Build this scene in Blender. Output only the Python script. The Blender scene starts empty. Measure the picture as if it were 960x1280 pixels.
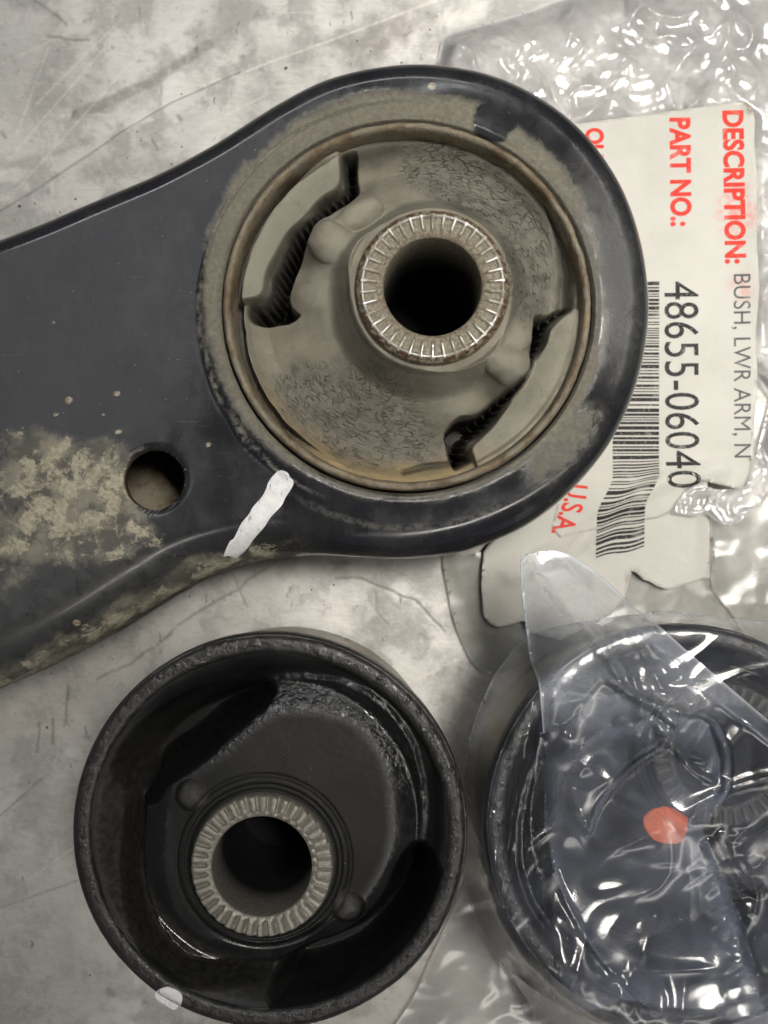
import bpy, math, random
import numpy as np
from mathutils import Vector, Matrix, Euler

# ------------------------------------------------------------------ camera, world, lamps, exposure
MM = 0.001
D = 260.0            # camera height above the bench, mm
K = 0.181            # mm per photograph pixel on the bench
sc = bpy.context.scene
COL = sc.collection

cam_d = bpy.data.cameras.new('camera')
cam = bpy.data.objects.new('camera', cam_d)
COL.objects.link(cam)
cam.location = (0, 0, D * MM)
cam.rotation_euler = (0, 0, 0)
cam_d.sensor_fit = 'VERTICAL'
cam_d.sensor_height = 36.0
cam_d.lens = 36.0 * D / (1280 * K)
cam_d.clip_start = 0.005
cam_d.clip_end = 50
cam_d.dof.use_dof = True
cam_d.dof.focus_distance = (D - 42) * MM
cam_d.dof.aperture_fstop = cam_d.lens / 1.7
sc.camera = cam

world = bpy.data.worlds.new('World')
sc.world = world
world.use_nodes = True
bg = world.node_tree.nodes['Background']
bg.inputs['Color'].default_value = (0.95, 0.97, 1.0, 1)
bg.inputs['Strength'].default_value = 0.045

def lamp(name, loc, aim, sx, sy, power, color, spread=180):
    l = bpy.data.lights.new(name, 'AREA')
    l.shape = 'RECTANGLE'; l.size = sx; l.size_y = sy; l.energy = power; l.color = color; l.spread = math.radians(spread)
    o = bpy.data.objects.new(name, l); COL.objects.link(o)
    o.location = loc
    o.rotation_euler = (Vector(aim) - Vector(loc)).to_track_quat('-Z', 'Y').to_euler()
    return o

lamp('key_light', (0.26, 0.20, 0.96), (0.062, 0.052, 0), 0.24, 0.24, 0.22, (1.0, 0.955, 0.88), 22)  # added key lamp; narrow beam stands in for a shadow at lower left
lamp('ceiling_lamp', (0.42, -0.72, 1.35), (0, 0, 0.03), 1.0, 0.08, 3.3, (1.0, 0.96, 0.89))
lamp('ceiling_lamp', (-0.25, 0.98, 1.5), (0, 0, 0.03), 1.1, 0.12, 2.9, (0.97, 0.98, 1.0))
lamp('fill_panel', (-0.68, 0.52, 2.0), (0, 0, 0.03), 1.1, 0.9, 2.2, (0.97, 0.98, 1.0))  # added unseen panel: ambient fill and sheen on the left of the arm

sc.view_settings.view_transform = 'Standard'
sc.view_settings.look = 'None'
sc.view_settings.exposure = 0.14
sc.view_settings.gamma = 1.0
sc.view_settings.use_curve_mapping = False
sc.cycles.use_denoising = True
sc.cycles.max_bounces = 7
sc.cycles.diffuse_bounces = 3
sc.cycles.transparent_max_bounces = 32
sc.cycles.caustics_reflective = False
sc.cycles.caustics_refractive = False
sc.cycles.sample_clamp_indirect = 6.0

# ------------------------------------------------------------------ geometry helpers (millimetres)
def P(u, v, z):
    """photograph pixel seen at height z -> bench coordinates in mm"""
    s = K * (D - z) / D
    return np.array([(u - 480.0) * s, (640.0 - v) * s])

def PP(pts, z):
    return np.array([P(u, v, z) for u, v in pts])

def hash2(ix, iy, seed):
    h = (ix * 374761393 + iy * 668265263 + seed * 2147483647) & 0xFFFFFFFF
    h = ((h ^ (h >> 13)) * 1274126177) & 0xFFFFFFFF
    return ((h ^ (h >> 16)) & 0xFFFF) / 65535.0

def perlin(x, y, seed=0):
    x = np.asarray(x, float); y = np.asarray(y, float)
    x0 = np.floor(x).astype(np.int64); y0 = np.floor(y).astype(np.int64)
    fx = x - x0; fy = y - y0
    ux = fx * fx * fx * (fx * (fx * 6 - 15) + 10); uy = fy * fy * fy * (fy * (fy * 6 - 15) + 10)
    def g(ix, iy, dx, dy):
        a = hash2(ix, iy, seed) * 2 * np.pi
        return np.cos(a) * dx + np.sin(a) * dy
    n00 = g(x0, y0, fx, fy); n10 = g(x0 + 1, y0, fx - 1, fy)
    n01 = g(x0, y0 + 1, fx, fy - 1); n11 = g(x0 + 1, y0 + 1, fx - 1, fy - 1)
    return (n00 * (1 - ux) + n10 * ux) * (1 - uy) + (n01 * (1 - ux) + n11 * ux) * uy

def fbm(x, y, size, octaves=4, seed=0, gain=0.5):
    a = 1.0; f = 1.0 / size; s = 0; t = 0
    for i in range(octaves):
        s = s + a * perlin(x * f, y * f, seed + i * 17); t += a; a *= gain; f *= 2.03
    return s / t * 1.5

def ridged(x, y, size, octaves=3, seed=0):
    wx = x + size * .5 * perlin(x / size, y / size, seed + 91); wy = y + size * .5 * perlin(x / size, y / size, seed + 92)
    a = 1.0; f = 1.0 / size; s = 0
    for i in range(octaves):
        s = s + a * (1 - 2.2 * np.abs(perlin(wx * f, wy * f, seed + i * 13))); a *= 0.5; f *= 2.1
    return s

def sstep(a, b, x):
    t = np.clip((x - a) / (b - a), 0, 1)
    return t * t * (3 - 2 * t)

def smax(a, b, k):
    h = np.clip(0.5 + 0.5 * (a - b) / k, 0, 1)
    return b * (1 - h) + a * h + k * h * (1 - h)

def catmull(pts, n=8, closed=False):
    pts = np.asarray(pts, float); N = len(pts); out = []
    for i in range(N if closed else N - 1):
        if closed:
            p0, p1, p2, p3 = pts[i - 1], pts[i], pts[(i + 1) % N], pts[(i + 2) % N]
        else:
            p0, p1, p2, p3 = pts[max(i - 1, 0)], pts[i], pts[i + 1], pts[min(i + 2, N - 1)]
        for k in range(n):
            t = k / n
            out.append(.5 * (2 * p1 + (p2 - p0) * t + (2 * p0 - 5 * p1 + 4 * p2 - p3) * t * t + (3 * p1 - p0 - 3 * p2 + p3) * t ** 3))
    if not closed: out.append(pts[-1])
    return np.array(out)

def seg_dist(x, y, pts, closed=False):
    """distance to a polyline and its nearest point"""
    x = np.asarray(x, float); y = np.asarray(y, float)
    best = np.full(x.shape, 1e18); bx = np.zeros_like(x); by = np.zeros_like(x)
    M = len(pts)
    for i in range(M if closed else M - 1):
        ax, ay = pts[i]; cx, cy = pts[(i + 1) % M]
        ex, ey = cx - ax, cy - ay
        t = np.clip(((x - ax) * ex + (y - ay) * ey) / (ex * ex + ey * ey + 1e-12), 0, 1)
        qx = ax + t * ex; qy = ay + t * ey
        dd = (x - qx) ** 2 + (y - qy) ** 2
        m = dd < best
        best = np.where(m, dd, best); bx = np.where(m, qx, bx); by = np.where(m, qy, by)
    return np.sqrt(best), bx, by

def inside(x, y, pts):
    c = np.zeros(np.shape(x), bool); M = len(pts)
    for i in range(M):
        x1, y1 = pts[i]; x2, y2 = pts[i - 1]
        if y1 == y2: continue
        c ^= ((y1 > y) != (y2 > y)) & (x < (x2 - x1) * (y - y1) / (y2 - y1) + x1)
    return c

def sdf(x, y, pts):
    """signed distance to a closed outline, positive inside"""
    d, _, _ = seg_dist(x, y, pts, True)
    return np.where(inside(x, y, pts), d, -d)

def thing(name, loc, label, cat, group=None):
    o = bpy.data.objects.new(name, None); COL.objects.link(o)
    o.location = tuple(np.array(loc) * MM); o.empty_display_size = 0.01
    o['label'] = label; o['category'] = cat
    if group: o['group'] = group
    return o

def mesh_obj(name, V, F, mat, parent=None, smooth=True, attrs=None, world_coords=True, sharp=None):
    me = bpy.data.meshes.new(name)
    V = np.asarray(V, float) * MM
    if isinstance(F, np.ndarray):
        n = F.shape[1]
        me.vertices.add(len(V)); me.vertices.foreach_set('co', V.astype(np.float32).ravel())
        me.loops.add(F.size); me.loops.foreach_set('vertex_index', F.astype(np.int32).ravel())
        me.polygons.add(len(F)); me.polygons.foreach_set('loop_start', np.arange(0, F.size, n, dtype=np.int32))
        me.update(calc_edges=True)
    else:
        me.from_pydata([tuple(v) for v in V], [], F)
    me.validate()
    me.polygons.foreach_set('use_smooth', np.full(len(me.polygons), smooth, bool))
    if attrs:
        for k, a in attrs.items():
            at = me.attributes.new(k, 'FLOAT', 'POINT'); at.data.foreach_set('value', np.asarray(a, np.float32).ravel())
    me.materials.append(mat)
    me.update()
    o = bpy.data.objects.new(name, me); COL.objects.link(o)
    if parent is not None:
        o.parent = parent
        if world_coords:
            r = parent; loc = Vector(parent.location)
            while r.parent is not None:
                r = r.parent; loc = loc + Vector(r.location)
            o.location = -loc
    return o

def grid_faces(n, m, wrap=False):
    i = np.arange(n - 1)[:, None]
    j = np.arange(m if wrap else m - 1)[None, :]
    j2 = (j + 1) % m
    a = i * m + j; b = i * m + j2; c = (i + 1) * m + j2; d = (i + 1) * m + j
    return np.stack([a, b, c, d], -1).reshape(-1, 4)

def lathe(name, profile, mat, parent, center=(0, 0), seg=256, zmod=None, rmod=None, flip=False, attrs=None, **kw):
    prof = np.array(profile, float)
    th = np.linspace(0, 2 * np.pi, seg, endpoint=False)
    R = np.repeat(prof[:, 0:1], seg, 1); Z = np.repeat(prof[:, 1:2], seg, 1); T = np.repeat(th[None, :], len(prof), 0)
    if rmod is not None: R = R + rmod(R, T, Z)
    if zmod is not None: Z = Z + zmod(R, T, Z)
    V = np.stack([center[0] + R * np.cos(T), center[1] + R * np.sin(T), Z], -1).reshape(-1, 3)
    F = grid_faces(len(prof), seg, True)
    if flip: F = F[:, ::-1].copy()
    return mesh_obj(name, V, F, mat, parent, attrs=attrs, **kw)

def sheet(name, poly, step, zf, mat, parent, thick=0.0, attrs=None, **kw):
    """a sheet cut to an outline and shaped by zf(x, y); thick gives it a lower face and rim"""
    poly = np.asarray(poly)
    x0, y0 = poly.min(0) - step; x1, y1 = poly.max(0) + step
    xs = np.arange(x0, x1 + step, step); ys = np.arange(y0, y1 + step, step)
    X, Y = np.meshgrid(xs, ys)
    d, bx, by = seg_dist(X, Y, poly, True)
    ins = inside(X, Y, poly)
    snap = d < step * 0.72
    keepv = ins | snap
    X = np.where(snap, bx, X); Y = np.where(snap, by, Y)
    F = grid_faces(len(ys), len(xs))
    ok = keepv.ravel()[F].all(1) & (ins.ravel()[F].any(1) | (~snap.ravel()[F]).any(1))
    cx = X.ravel()[F].mean(1); cy = Y.ravel()[F].mean(1)
    ok &= inside(cx, cy, poly)
    F = F[ok]
    used = np.unique(F); remap = np.full(X.size, -1); remap[used] = np.arange(len(used))
    F = remap[F]
    x = X.ravel()[used]; y = Y.ravel()[used]
    Z = zf(x, y)
    V = np.stack([x, y, Z], -1)
    at = {k: f(x, y) for k, f in attrs.items()} if attrs else None
    if thick:
        n = len(V)
        e = np.concatenate([F[:, [0, 1]], F[:, [1, 2]], F[:, [2, 3]], F[:, [3, 0]]])
        key = np.sort(e, 1); kk = key[:, 0] * n + key[:, 1]
        u, inv, cnt = np.unique(kk, return_inverse=True, return_counts=True)
        be = e[cnt[inv] == 1]
        V = np.concatenate([V, V - [0, 0, thick]])
        side = np.stack([be[:, 1], be[:, 0], be[:, 0] + n, be[:, 1] + n], -1)
        F = np.concatenate([F, F[:, ::-1] + n, side])
        if at: at = {k: np.concatenate([a, a]) for k, a in at.items()}
    return mesh_obj(name, V, F.astype(np.int64), mat, parent, attrs=at, **kw)

# ------------------------------------------------------------------ material helpers
class NT:
    def __init__(self, name):
        self.m = bpy.data.materials.new(name); self.m.use_nodes = True
        self.t = self.m.node_tree; self.t.nodes.clear()
        self.out = self.t.nodes.new('ShaderNodeOutputMaterial')
        tc = self.t.nodes.new('ShaderNodeTexCoord')
        mp = self.t.nodes.new('ShaderNodeVectorMath'); mp.operation = 'SCALE'; mp.inputs['Scale'].default_value = 1000.0
        self.t.links.new(tc.outputs['Object'], mp.inputs[0]); self.mm = mp.outputs[0]
    def put(self, sock, v):
        if isinstance(v, bpy.types.NodeSocket): self.t.links.new(v, sock)
        elif v is not None:
            if isinstance(v, (tuple, list)) and len(v) == 3 and sock.type == 'RGBA': v = (*v, 1)
            sock.default_value = v
    def node(self, kind, out=0, **kw):
        n = self.t.nodes.new('ShaderNode' + kind)
        for k, v in kw.items():
            if k.startswith('_'): setattr(n, k[1:], v)
            else: self.put(n.inputs[k.replace('__', ' ')] if not k.startswith('i') or not k[1:].isdigit() else n.inputs[int(k[1:])], v)
        return n.outputs[out] if out is not None else n
    def math(self, op, a, b=None, c=None, clamp=False):
        n = self.t.nodes.new('ShaderNodeMath'); n.operation = op; n.use_clamp = clamp
        self.put(n.inputs[0], a); self.put(n.inputs[1], b)
        if c is not None: self.put(n.inputs[2], c)
        return n.outputs[0]
    def mix(self, f, a, b, blend='MIX'):
        n = self.t.nodes.new('ShaderNodeMix'); n.data_type = 'RGBA'; n.blend_type = blend
        self.put(n.inputs[0], f); self.put(n.inputs[6], a); self.put(n.inputs[7], b)
        return n.outputs[2]
    def noise(self, size, detail=4, rough=.55, vec=None, dist=0.0, seed=0.0):
        v = vec or self.mm
        if seed:
            a = self.t.nodes.new('ShaderNodeVectorMath'); a.operation = 'ADD'; self.put(a.inputs[0], v); a.inputs[1].default_value = (seed, seed * 1.7, seed * .3); v = a.outputs[0]
        n = self.t.nodes.new('ShaderNodeTexNoise'); self.put(n.inputs['Vector'], v)
        n.inputs['Scale'].default_value = 1.0 / size; n.inputs['Detail'].default_value = detail
        n.inputs['Roughness'].default_value = rough; n.inputs['Distortion'].default_value = dist
        return n.outputs[0]
    def ncol(self, size, vec=None):
        n = self.t.nodes.new('ShaderNodeTexNoise'); self.put(n.inputs['Vector'], vec or self.mm); n.inputs['Scale'].default_value = 1.0 / size; n.inputs['Detail'].default_value = 3
        return n.outputs[1]
    def vor(self, size, vec=None, feature='DISTANCE_TO_EDGE', rand=1.0):
        n = self.t.nodes.new('ShaderNodeTexVoronoi'); n.feature = feature
        self.put(n.inputs['Vector'], vec or self.mm); n.inputs['Scale'].default_value = 1.0 / size; n.inputs['Randomness'].default_value = rand
        return n.outputs[0]
    def warp(self, size, amt, vec=None):
        v = vec or self.mm
        c = self.ncol(size, v)
        s = self.t.nodes.new('ShaderNodeVectorMath'); s.operation = 'MULTIPLY_ADD'
        self.put(s.inputs[0], c); s.inputs[1].default_value = (amt,) * 3; self.put(s.inputs[2], v)
        return s.outputs[0]
    def stretch(self, scale, rot=0.0, vec=None):
        n = self.t.nodes.new('ShaderNodeMapping'); self.put(n.inputs['Vector'], vec or self.mm)
        n.inputs['Rotation'].default_value = (0, 0, rot); n.inputs['Scale'].default_value = scale
        return n.outputs[0]
    def ramp(self, f, lo, hi, a=0.0, b=1.0):
        n = self.t.nodes.new('ShaderNodeMapRange'); n.interpolation_type = 'SMOOTHSTEP'
        self.put(n.inputs[0], f); self.put(n.inputs[1], lo); self.put(n.inputs[2], hi)
        self.put(n.inputs[3], a); self.put(n.inputs[4], b)
        return n.outputs[0]
    def attr(self, name):
        n = self.t.nodes.new('ShaderNodeAttribute'); n.attribute_name = name; return n.outputs['Fac']
    def bump(self, h, dist_mm, strength=1.0, normal=None):
        n = self.t.nodes.new('ShaderNodeBump'); n.inputs['Strength'].default_value = strength
        n.inputs['Distance'].default_value = dist_mm * MM
        self.put(n.inputs['Height'], h)
        if normal is not None: self.put(n.inputs['Normal'], normal)
        return n.outputs[0]
    def principled(self, color, rough, metallic=0.0, normal=None, spec=0.5, coat=0.0, coat_rough=0.1):
        n = self.t.nodes.new('ShaderNodeBsdfPrincipled')
        self.put(n.inputs['Base Color'], color); self.put(n.inputs['Roughness'], rough); self.put(n.inputs['Metallic'], metallic)
        self.put(n.inputs['Specular IOR Level'], spec); self.put(n.inputs['Coat Weight'], coat); self.put(n.inputs['Coat Roughness'], coat_rough)
        if normal is not None: self.put(n.inputs['Normal'], normal)
        return n.outputs[0]
    def end(self, shader):
        self.t.links.new(shader, self.out.inputs['Surface']); return self.m

# ------------------------------------------------------------------ materials
def mat_bench():
    n = NT('worn_bench_steel')
    crack, scr, stain = n.attr('crack'), n.attr('scratch'), n.attr('stain')
    w = n.warp(9, 7)
    big = n.noise(45, 5, .6); mid = n.noise(9, 5, .62, w); fine = n.noise(1.6, 4, .6)
    c = n.mix(n.ramp(big, .36, .64), (0.50, 0.485, 0.455), (0.72, 0.70, 0.665))
    c = n.mix(n.ramp(mid, .44, .60, 0, .62), c, (0.33, 0.32, 0.305))
    c = n.mix(n.ramp(n.noise(4.2, 4, .6, None, 0, 31), .60, .72, 0, .55), c, (0.25, 0.235, 0.225))
    c = n.mix(n.ramp(fine, .35, .75, 0, .35), c, (0.66, 0.64, 0.60))
    # hairline veins and dark nicks
    v = n.vor(17, n.warp(12, 12)); vm = n.math('MULTIPLY', n.ramp(v, .0, .035, 1, 0), n.ramp(n.noise(14, 2, .5, None, 0, 11), .5, .62))
    c = n.mix(n.math('MULTIPLY', vm, .07), c, (0.15, 0.14, 0.13))
    st = n.stretch((1.0, .25, 1), .9, n.warp(5, 3)); nick = n.ramp(n.noise(1.5, 2, .5, st, 0, 5), .70, .76)
    c = n.mix(n.math('MULTIPLY', nick, .7), c, (0.13, 0.12, 0.11))
    s1 = n.ramp(n.noise(.9, 2, .5, n.stretch((.02, 1, 1), -.72)), .68, .76, 0, .40)
    s2 = n.ramp(n.noise(1.1, 2, .5, n.stretch((.03, 1, 1), -.35), 0, 9), .70, .78, 0, .3)
    c = n.mix(s1, c, (0.72, 0.70, 0.67)); c = n.mix(s2, c, (0.70, 0.68, 0.65))
    c = n.mix(n.math('MULTIPLY', stain, n.ramp(n.noise(2.5, 4, .6), .3, .6, .45, 1)), c, (0.27, 0.25, 0.225))
    c = n.mix(n.math('MULTIPLY', scr, n.ramp(n.noise(1.2, 3), .35, .6, .4, 1)), c, (0.80, 0.78, 0.72))
    c = n.mix(n.math('MULTIPLY', crack, n.ramp(n.noise(2.2, 3), .3, .55, .5, 1)), c, (0.20, 0.19, 0.175))
    r = n.ramp(mid, .3, .7, .42, .62)
    h = n.math('ADD', n.math('MULTIPLY', mid, .6), n.math('SUBTRACT', n.math('MULTIPLY', fine, .4), n.math('MULTIPLY', crack, .6)))
    br = n.noise(.5, 3, .6, n.stretch((.10, 1, 1), -.45, n.warp(10, 4)), 0, 41)
    c = n.mix(n.ramp(br, .40, .75, 0, .17), c, (0.27, 0.265, 0.25))
    c = n.mix(n.ramp(n.noise(26, 5, .65, n.warp(14, 10), 0, 61), .48, .72, 0, .32), c, (0.26, 0.25, 0.235))
    c = n.mix(n.ramp(n.noise(.7, 2, .5, None, 0, 71), .73, .80, 0, .5), c, (0.10, 0.09, 0.08))
    return n.end(n.principled(c, r, .40, n.bump(h, .16)))

def mat_arm():
    n = NT('black_arm_paint_with_dirt')
    dust, pale, grey, wear_glint, chip = [n.attr(k) for k in ('dust', 'pale', 'grey', 'wear_glint', 'chip')]
    w = n.warp(6, 5)
    nz = n.noise(5, 6, .65, w); nf = n.noise(.9, 4, .6); nb = n.noise(16, 4, .55)
    c = n.mix(n.ramp(nb, .35, .7), (0.008, 0.009, 0.012), (0.015, 0.016, 0.020))
    c = n.mix(n.ramp(n.noise(3, 5, .7, n.stretch((1, .35, 1), .5, w)), .50, .85, 0, .40), c, (0.055, 0.057, 0.062))
    sm = n.noise(9, 6, .68, n.stretch((1, .45, 1), .35, n.warp(7, 6)), 0, 131)
    c = n.mix(n.ramp(sm, .42, .70, 0, .30), c, (0.050, 0.050, 0.050))
    c = n.mix(n.ramp(n.noise(.6, 2, .5, n.stretch((.05, 1, 1), 2.3), 0, 17), .70, .78, 0, .35), c, (0.11, 0.11, 0.11))
    # thin grey film
    g = n.math('MULTIPLY', grey, n.ramp(n.noise(3.2, 6, .68, w, 0, 21), .15, .85, .35, 1))
    c = n.mix(n.math('MULTIPLY', g, .8), c, (0.155, 0.155, 0.15))
    # caked dust round the bush
    zone = n.math('MULTIPLY', n.math('MULTIPLY', dust, n.math('SUBTRACT', 1.0, dust, None, True)), 4.0)
    dm = n.ramp(n.math('ADD', dust, n.math('MULTIPLY', n.math('MULTIPLY', n.math('SUBTRACT', n.noise(2.6, 6, .72, w, 0, 91), .5), 1.5), zone)), .02, 1.0, 0, .93)
    dc = n.mix(n.ramp(nf, .35, .7), (0.17, 0.158, 0.122), (0.235, 0.22, 0.172))
    dc = n.mix(n.ramp(n.noise(2.0, 5, .7, None, 0, 44), .58, .72, 0, .4), dc, (0.13, 0.115, 0.085))
    c = n.mix(dm, c, dc)
    # pale dried mud
    pn = n.noise(10, 7, .66, w, 0, 7)
    p1 = n.ramp(n.math('ADD', pale, n.math('MULTIPLY', n.math('SUBTRACT', pn, .5), 1.9)), .22, .75, 0, .9)
    on = n.ramp(pale, .08, .35)
    p1 = n.math('MULTIPLY', p1, on)
    c = n.mix(p1, c, n.mix(n.ramp(n.noise(5, 4, .65, None, 0, 83), .4, .62), (0.105, 0.098, 0.083), (0.27, 0.25, 0.195)))
    pn2 = n.noise(5.5, 7, .70, w, 0, 107)
    p2 = n.ramp(n.math('ADD', pale, n.math('MULTIPLY', n.math('SUBTRACT', pn2, .5), 2.8)), .66, .92, 0, .95)
    p2 = n.math('MULTIPLY', p2, on)
    pc = n.mix(n.ramp(nf, .3, .7), (0.34, 0.31, 0.23), (0.52, 0.48, 0.36))
    c = n.mix(p2, c, n.mix(n.ramp(n.noise(1.6, 4, .7, None, 0, 39), .58, .68, 0, .7), pc, (0.12, 0.105, 0.08)))
    pm = n.math('MAXIMUM', n.math('MULTIPLY', p1, .7), p2)
    spk = n.ramp(n.noise(.55, 1, .5, None, 0, 63), .77, .81)
    c = n.mix(n.math('MULTIPLY', spk, .55), c, (0.33, 0.31, 0.26))
    wm = n.math('MULTIPLY', wear_glint, n.ramp(n.noise(1.5, 5, .7, None, 0, 15), .40, .58))
    c = n.mix(wm, c, (0.62, 0.58, 0.5))
    c = n.mix(n.ramp(chip, .3, .8), c, n.mix(n.ramp(nf, .4, .6), (0.42, 0.37, 0.28), (0.16, 0.12, 0.08)))
    dirt = n.math('MAXIMUM', n.math('MAXIMUM', dm, pm), n.math('MULTIPLY', g, .9))
    r = n.ramp(dirt, 0, 1, .19, .95)
    r = n.math('ADD', r, n.math('MULTIPLY', n.math('SUBTRACT', sm, .5), .45))
    h = n.math('ADD', n.math('MULTIPLY', dirt, n.math('ADD', .3, n.math('MULTIPLY', nf, 1.0))), n.math('MULTIPLY', n.noise(5, 3, .5), .35))
    return n.end(n.principled(c, r, 0, n.bump(h, .14), .5, n.ramp(dirt, 0, .6, .55, 0), n.ramp(sm, .3, .7, .07, .20)))

def mat_rust():
    n = NT('rusty_steel')
    nf = n.noise(1.1, 5, .7); nb = n.noise(7, 4, .6)
    c = n.mix(n.ramp(nb, .35, .65), (0.15, 0.105, 0.062), (0.285, 0.245, 0.175))
    c = n.mix(n.ramp(nf, .5, .7, 0, .8), c, (0.095, 0.058, 0.036))
    c = n.mix(n.ramp(n.noise(2.6, 4, .6, None, 0, 8), .56, .68, 0, .7), c, (0.33, 0.245, 0.14))
    c = n.mix(n.ramp(n.noise(5, 5, .65, None, 0, 28), .50, .62, 0, .75), c, (0.255, 0.235, 0.185))
    return n.end(n.principled(c, .85, .1, n.bump(nf, .3)))

def mat_dusty_rubber():
    n = NT('dusty_cracked_rubber')
    crk, ochre, clean_shade = n.attr('crackle'), n.attr('ochre'), n.attr('clean_shade')
    nb = n.noise(9, 5, .6, n.warp(6, 4)); nf = n.noise(.5, 4, .65)
    c = n.mix(n.ramp(nb, .3, .7), (0.195, 0.18, 0.14), (0.285, 0.268, 0.215))
    c = n.mix(n.ramp(n.noise(3, 5, .65, None, 0, 12), .58, .74, 0, .5), c, (0.13, 0.12, 0.10))
    c = n.mix(n.math('MULTIPLY', n.math('MULTIPLY', n.attr('pad'), n.ramp(n.noise(1.8, 5, .65, None, 0, 29), .3, .65, .9, .35)), .7), c, (0.28, 0.273, 0.22))
    c = n.mix(n.math('MULTIPLY', ochre, n.ramp(nb, .3, .6, .5, 1)), c, (0.33, 0.245, 0.12))
    c = n.mix(n.math('MULTIPLY', clean_shade, n.ramp(nf, .2, .7, 1, .8)), c, (0.028, 0.028, 0.027))  # dark rubber colour stands in for shade in slots, gap and creases
    cb = n.node('CombineXYZ', X=n.attr('ring_r'), Y=n.attr('ring_t'))
    v1 = n.vor(.46, n.warp(1.3, .8, n.stretch((1.25, .62, 1), 0, cb)))
    v2 = n.vor(.88, n.warp(1.8, 1.5, n.stretch((1.3, .5, 1), 0, cb)))
    l1 = n.math('MULTIPLY', n.ramp(v1, .0, .11, 1, 0), n.ramp(n.noise(2.2, 3, .6, None, 0, 77), .45, .66))
    l2 = n.math('MULTIPLY', n.ramp(v2, .0, .10, 1, 0), n.ramp(n.noise(1.8, 3, .6, None, 0, 55), .40, .62))
    line = n.math('MULTIPLY', n.math('MAXIMUM', n.math('MULTIPLY', l1, .6), l2), crk)
    c = n.mix(n.math('MULTIPLY', crk, .55), c, (0.125, 0.12, 0.105))
    c = n.mix(n.math('MULTIPLY', line, .55), c, (0.04, 0.038, 0.033))
    h = n.math('SUBTRACT', n.math('MULTIPLY', nf, .3), n.math('MULTIPLY', line, 1.3))
    return n.end(n.principled(c, n.ramp(clean_shade, 0, 1, .93, .55), 0, n.bump(h, .25), .25))

def mat_black_rubber():
    n = NT('new_black_rubber')
    lump, pol = n.attr('lump'), n.attr('shine')
    nf = n.noise(.42, 4, .7); nm = n.noise(1.3, 4, .6); nb = n.noise(12, 4, .6)
    c = n.mix(n.ramp(nb, .3, .7), (0.006, 0.006, 0.0065), (0.013, 0.013, 0.013))
    sp = n.math('MULTIPLY', n.ramp(n.noise(1.0, 3, .6, None, 0, 5), .70, .76), n.ramp(n.noise(9, 2, .5, None, 0, 25), .52, .62))
    c = n.mix(n.math('MULTIPLY', sp, .6), c, (0.17, 0.165, 0.15))
    c = n.mix(n.ramp(n.noise(.5, 1, .5, None, 0, 3), .76, .80, 0, .5), c, (0.16, 0.155, 0.15))
    c = n.mix(n.math('MULTIPLY', n.attr('film_sheen'), n.ramp(nm, .3, .7, .35, .9)), c, (0.075, 0.072, 0.068))  # grey tint, partly sheen put into the colour
    r = n.math('SUBTRACT', n.ramp(nm, .3, .7, .50, .66), n.math('MULTIPLY', pol, .34))
    h = n.math('ADD', n.math('MULTIPLY', nf, .25), n.math('MULTIPLY', lump, n.math('MULTIPLY', n.ramp(nm, .4, .62), 1.2)))
    return n.end(n.principled(c, r, 0, n.bump(h, .15), n.math('ADD', .24, n.math('MULTIPLY', pol, .5))))

def mat_sleeve_worn():
    n = NT('worn_serrated_steel')
    shine, rust = n.attr('shine'), n.attr('rust')
    nf = n.noise(.6, 4, .65)
    c = n.mix(n.ramp(nf, .35, .7), (0.17, 0.15, 0.105), (0.33, 0.305, 0.235))
    c = n.mix(n.math('MULTIPLY', rust, n.ramp(n.noise(1.1, 3, .6, None, 0, 4), .40, .55)), c, (0.10, 0.048, 0.022))
    s = n.math('MULTIPLY', shine, n.ramp(n.noise(2.4, 3, .6, None, 0, 14), .36, .62, .25, 1))
    c = n.mix(s, c, (0.62, 0.60, 0.56))
    c = n.mix(n.attr('bore_shade'), c, (0.008, 0.008, 0.008))  # bore painted black in place of shade
    return n.end(n.principled(c, n.ramp(s, 0, 1, .85, .28), s, n.bump(nf, .12)))

def mat_sleeve_new():
    n = NT('bare_serrated_steel')
    nf = n.noise(.7, 4, .6)
    c = n.mix(n.ramp(nf, .35, .7), (0.25, 0.235, 0.20), (0.37, 0.35, 0.305))
    c = n.mix(n.ramp(n.noise(3, 3, .6), .62, .72, 0, .6), c, (0.20, 0.12, 0.06))
    c = n.mix(n.attr('bore_shade'), c, (0.012, 0.012, 0.013))  # black colour stands in for shade down the bore
    return n.end(n.principled(c, n.ramp(n.attr('bore_shade'), 0, 1, .48, .9), n.ramp(n.attr('bore_shade'), 0, 1, .45, 0), n.bump(nf, .06), n.ramp(n.attr('bore_shade'), 0, 1, .5, .15)))

def mat_tan_metal():
    n = NT('zinc_plated_sleeve')
    c = n.mix(n.ramp(n.noise(8, 4, .6, n.stretch((1, 1, .2))), .3, .7), (0.30, 0.28, 0.21), (0.44, 0.41, 0.33))
    return n.end(n.principled(c, .42, .55, n.bump(n.noise(.8, 3), .05)))

def mat_paint(name, col, dark=None, amt=.0):
    n = NT(name)
    c = n.mix(n.ramp(n.noise(1.5, 4, .6), .35, .7), col, tuple(min(1, x * .88) for x in col))
    if dark:
        f = n.ramp(n.noise(1.3, 4, .65, n.stretch((1.6, .35, 1), -.98), 0, 6), .60, .66, 0, amt)
        c = n.mix(f, c, dark)
    return n.end(n.principled(c, .55, 0, n.bump(n.noise(1.2, 4), .2), .4))

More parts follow.
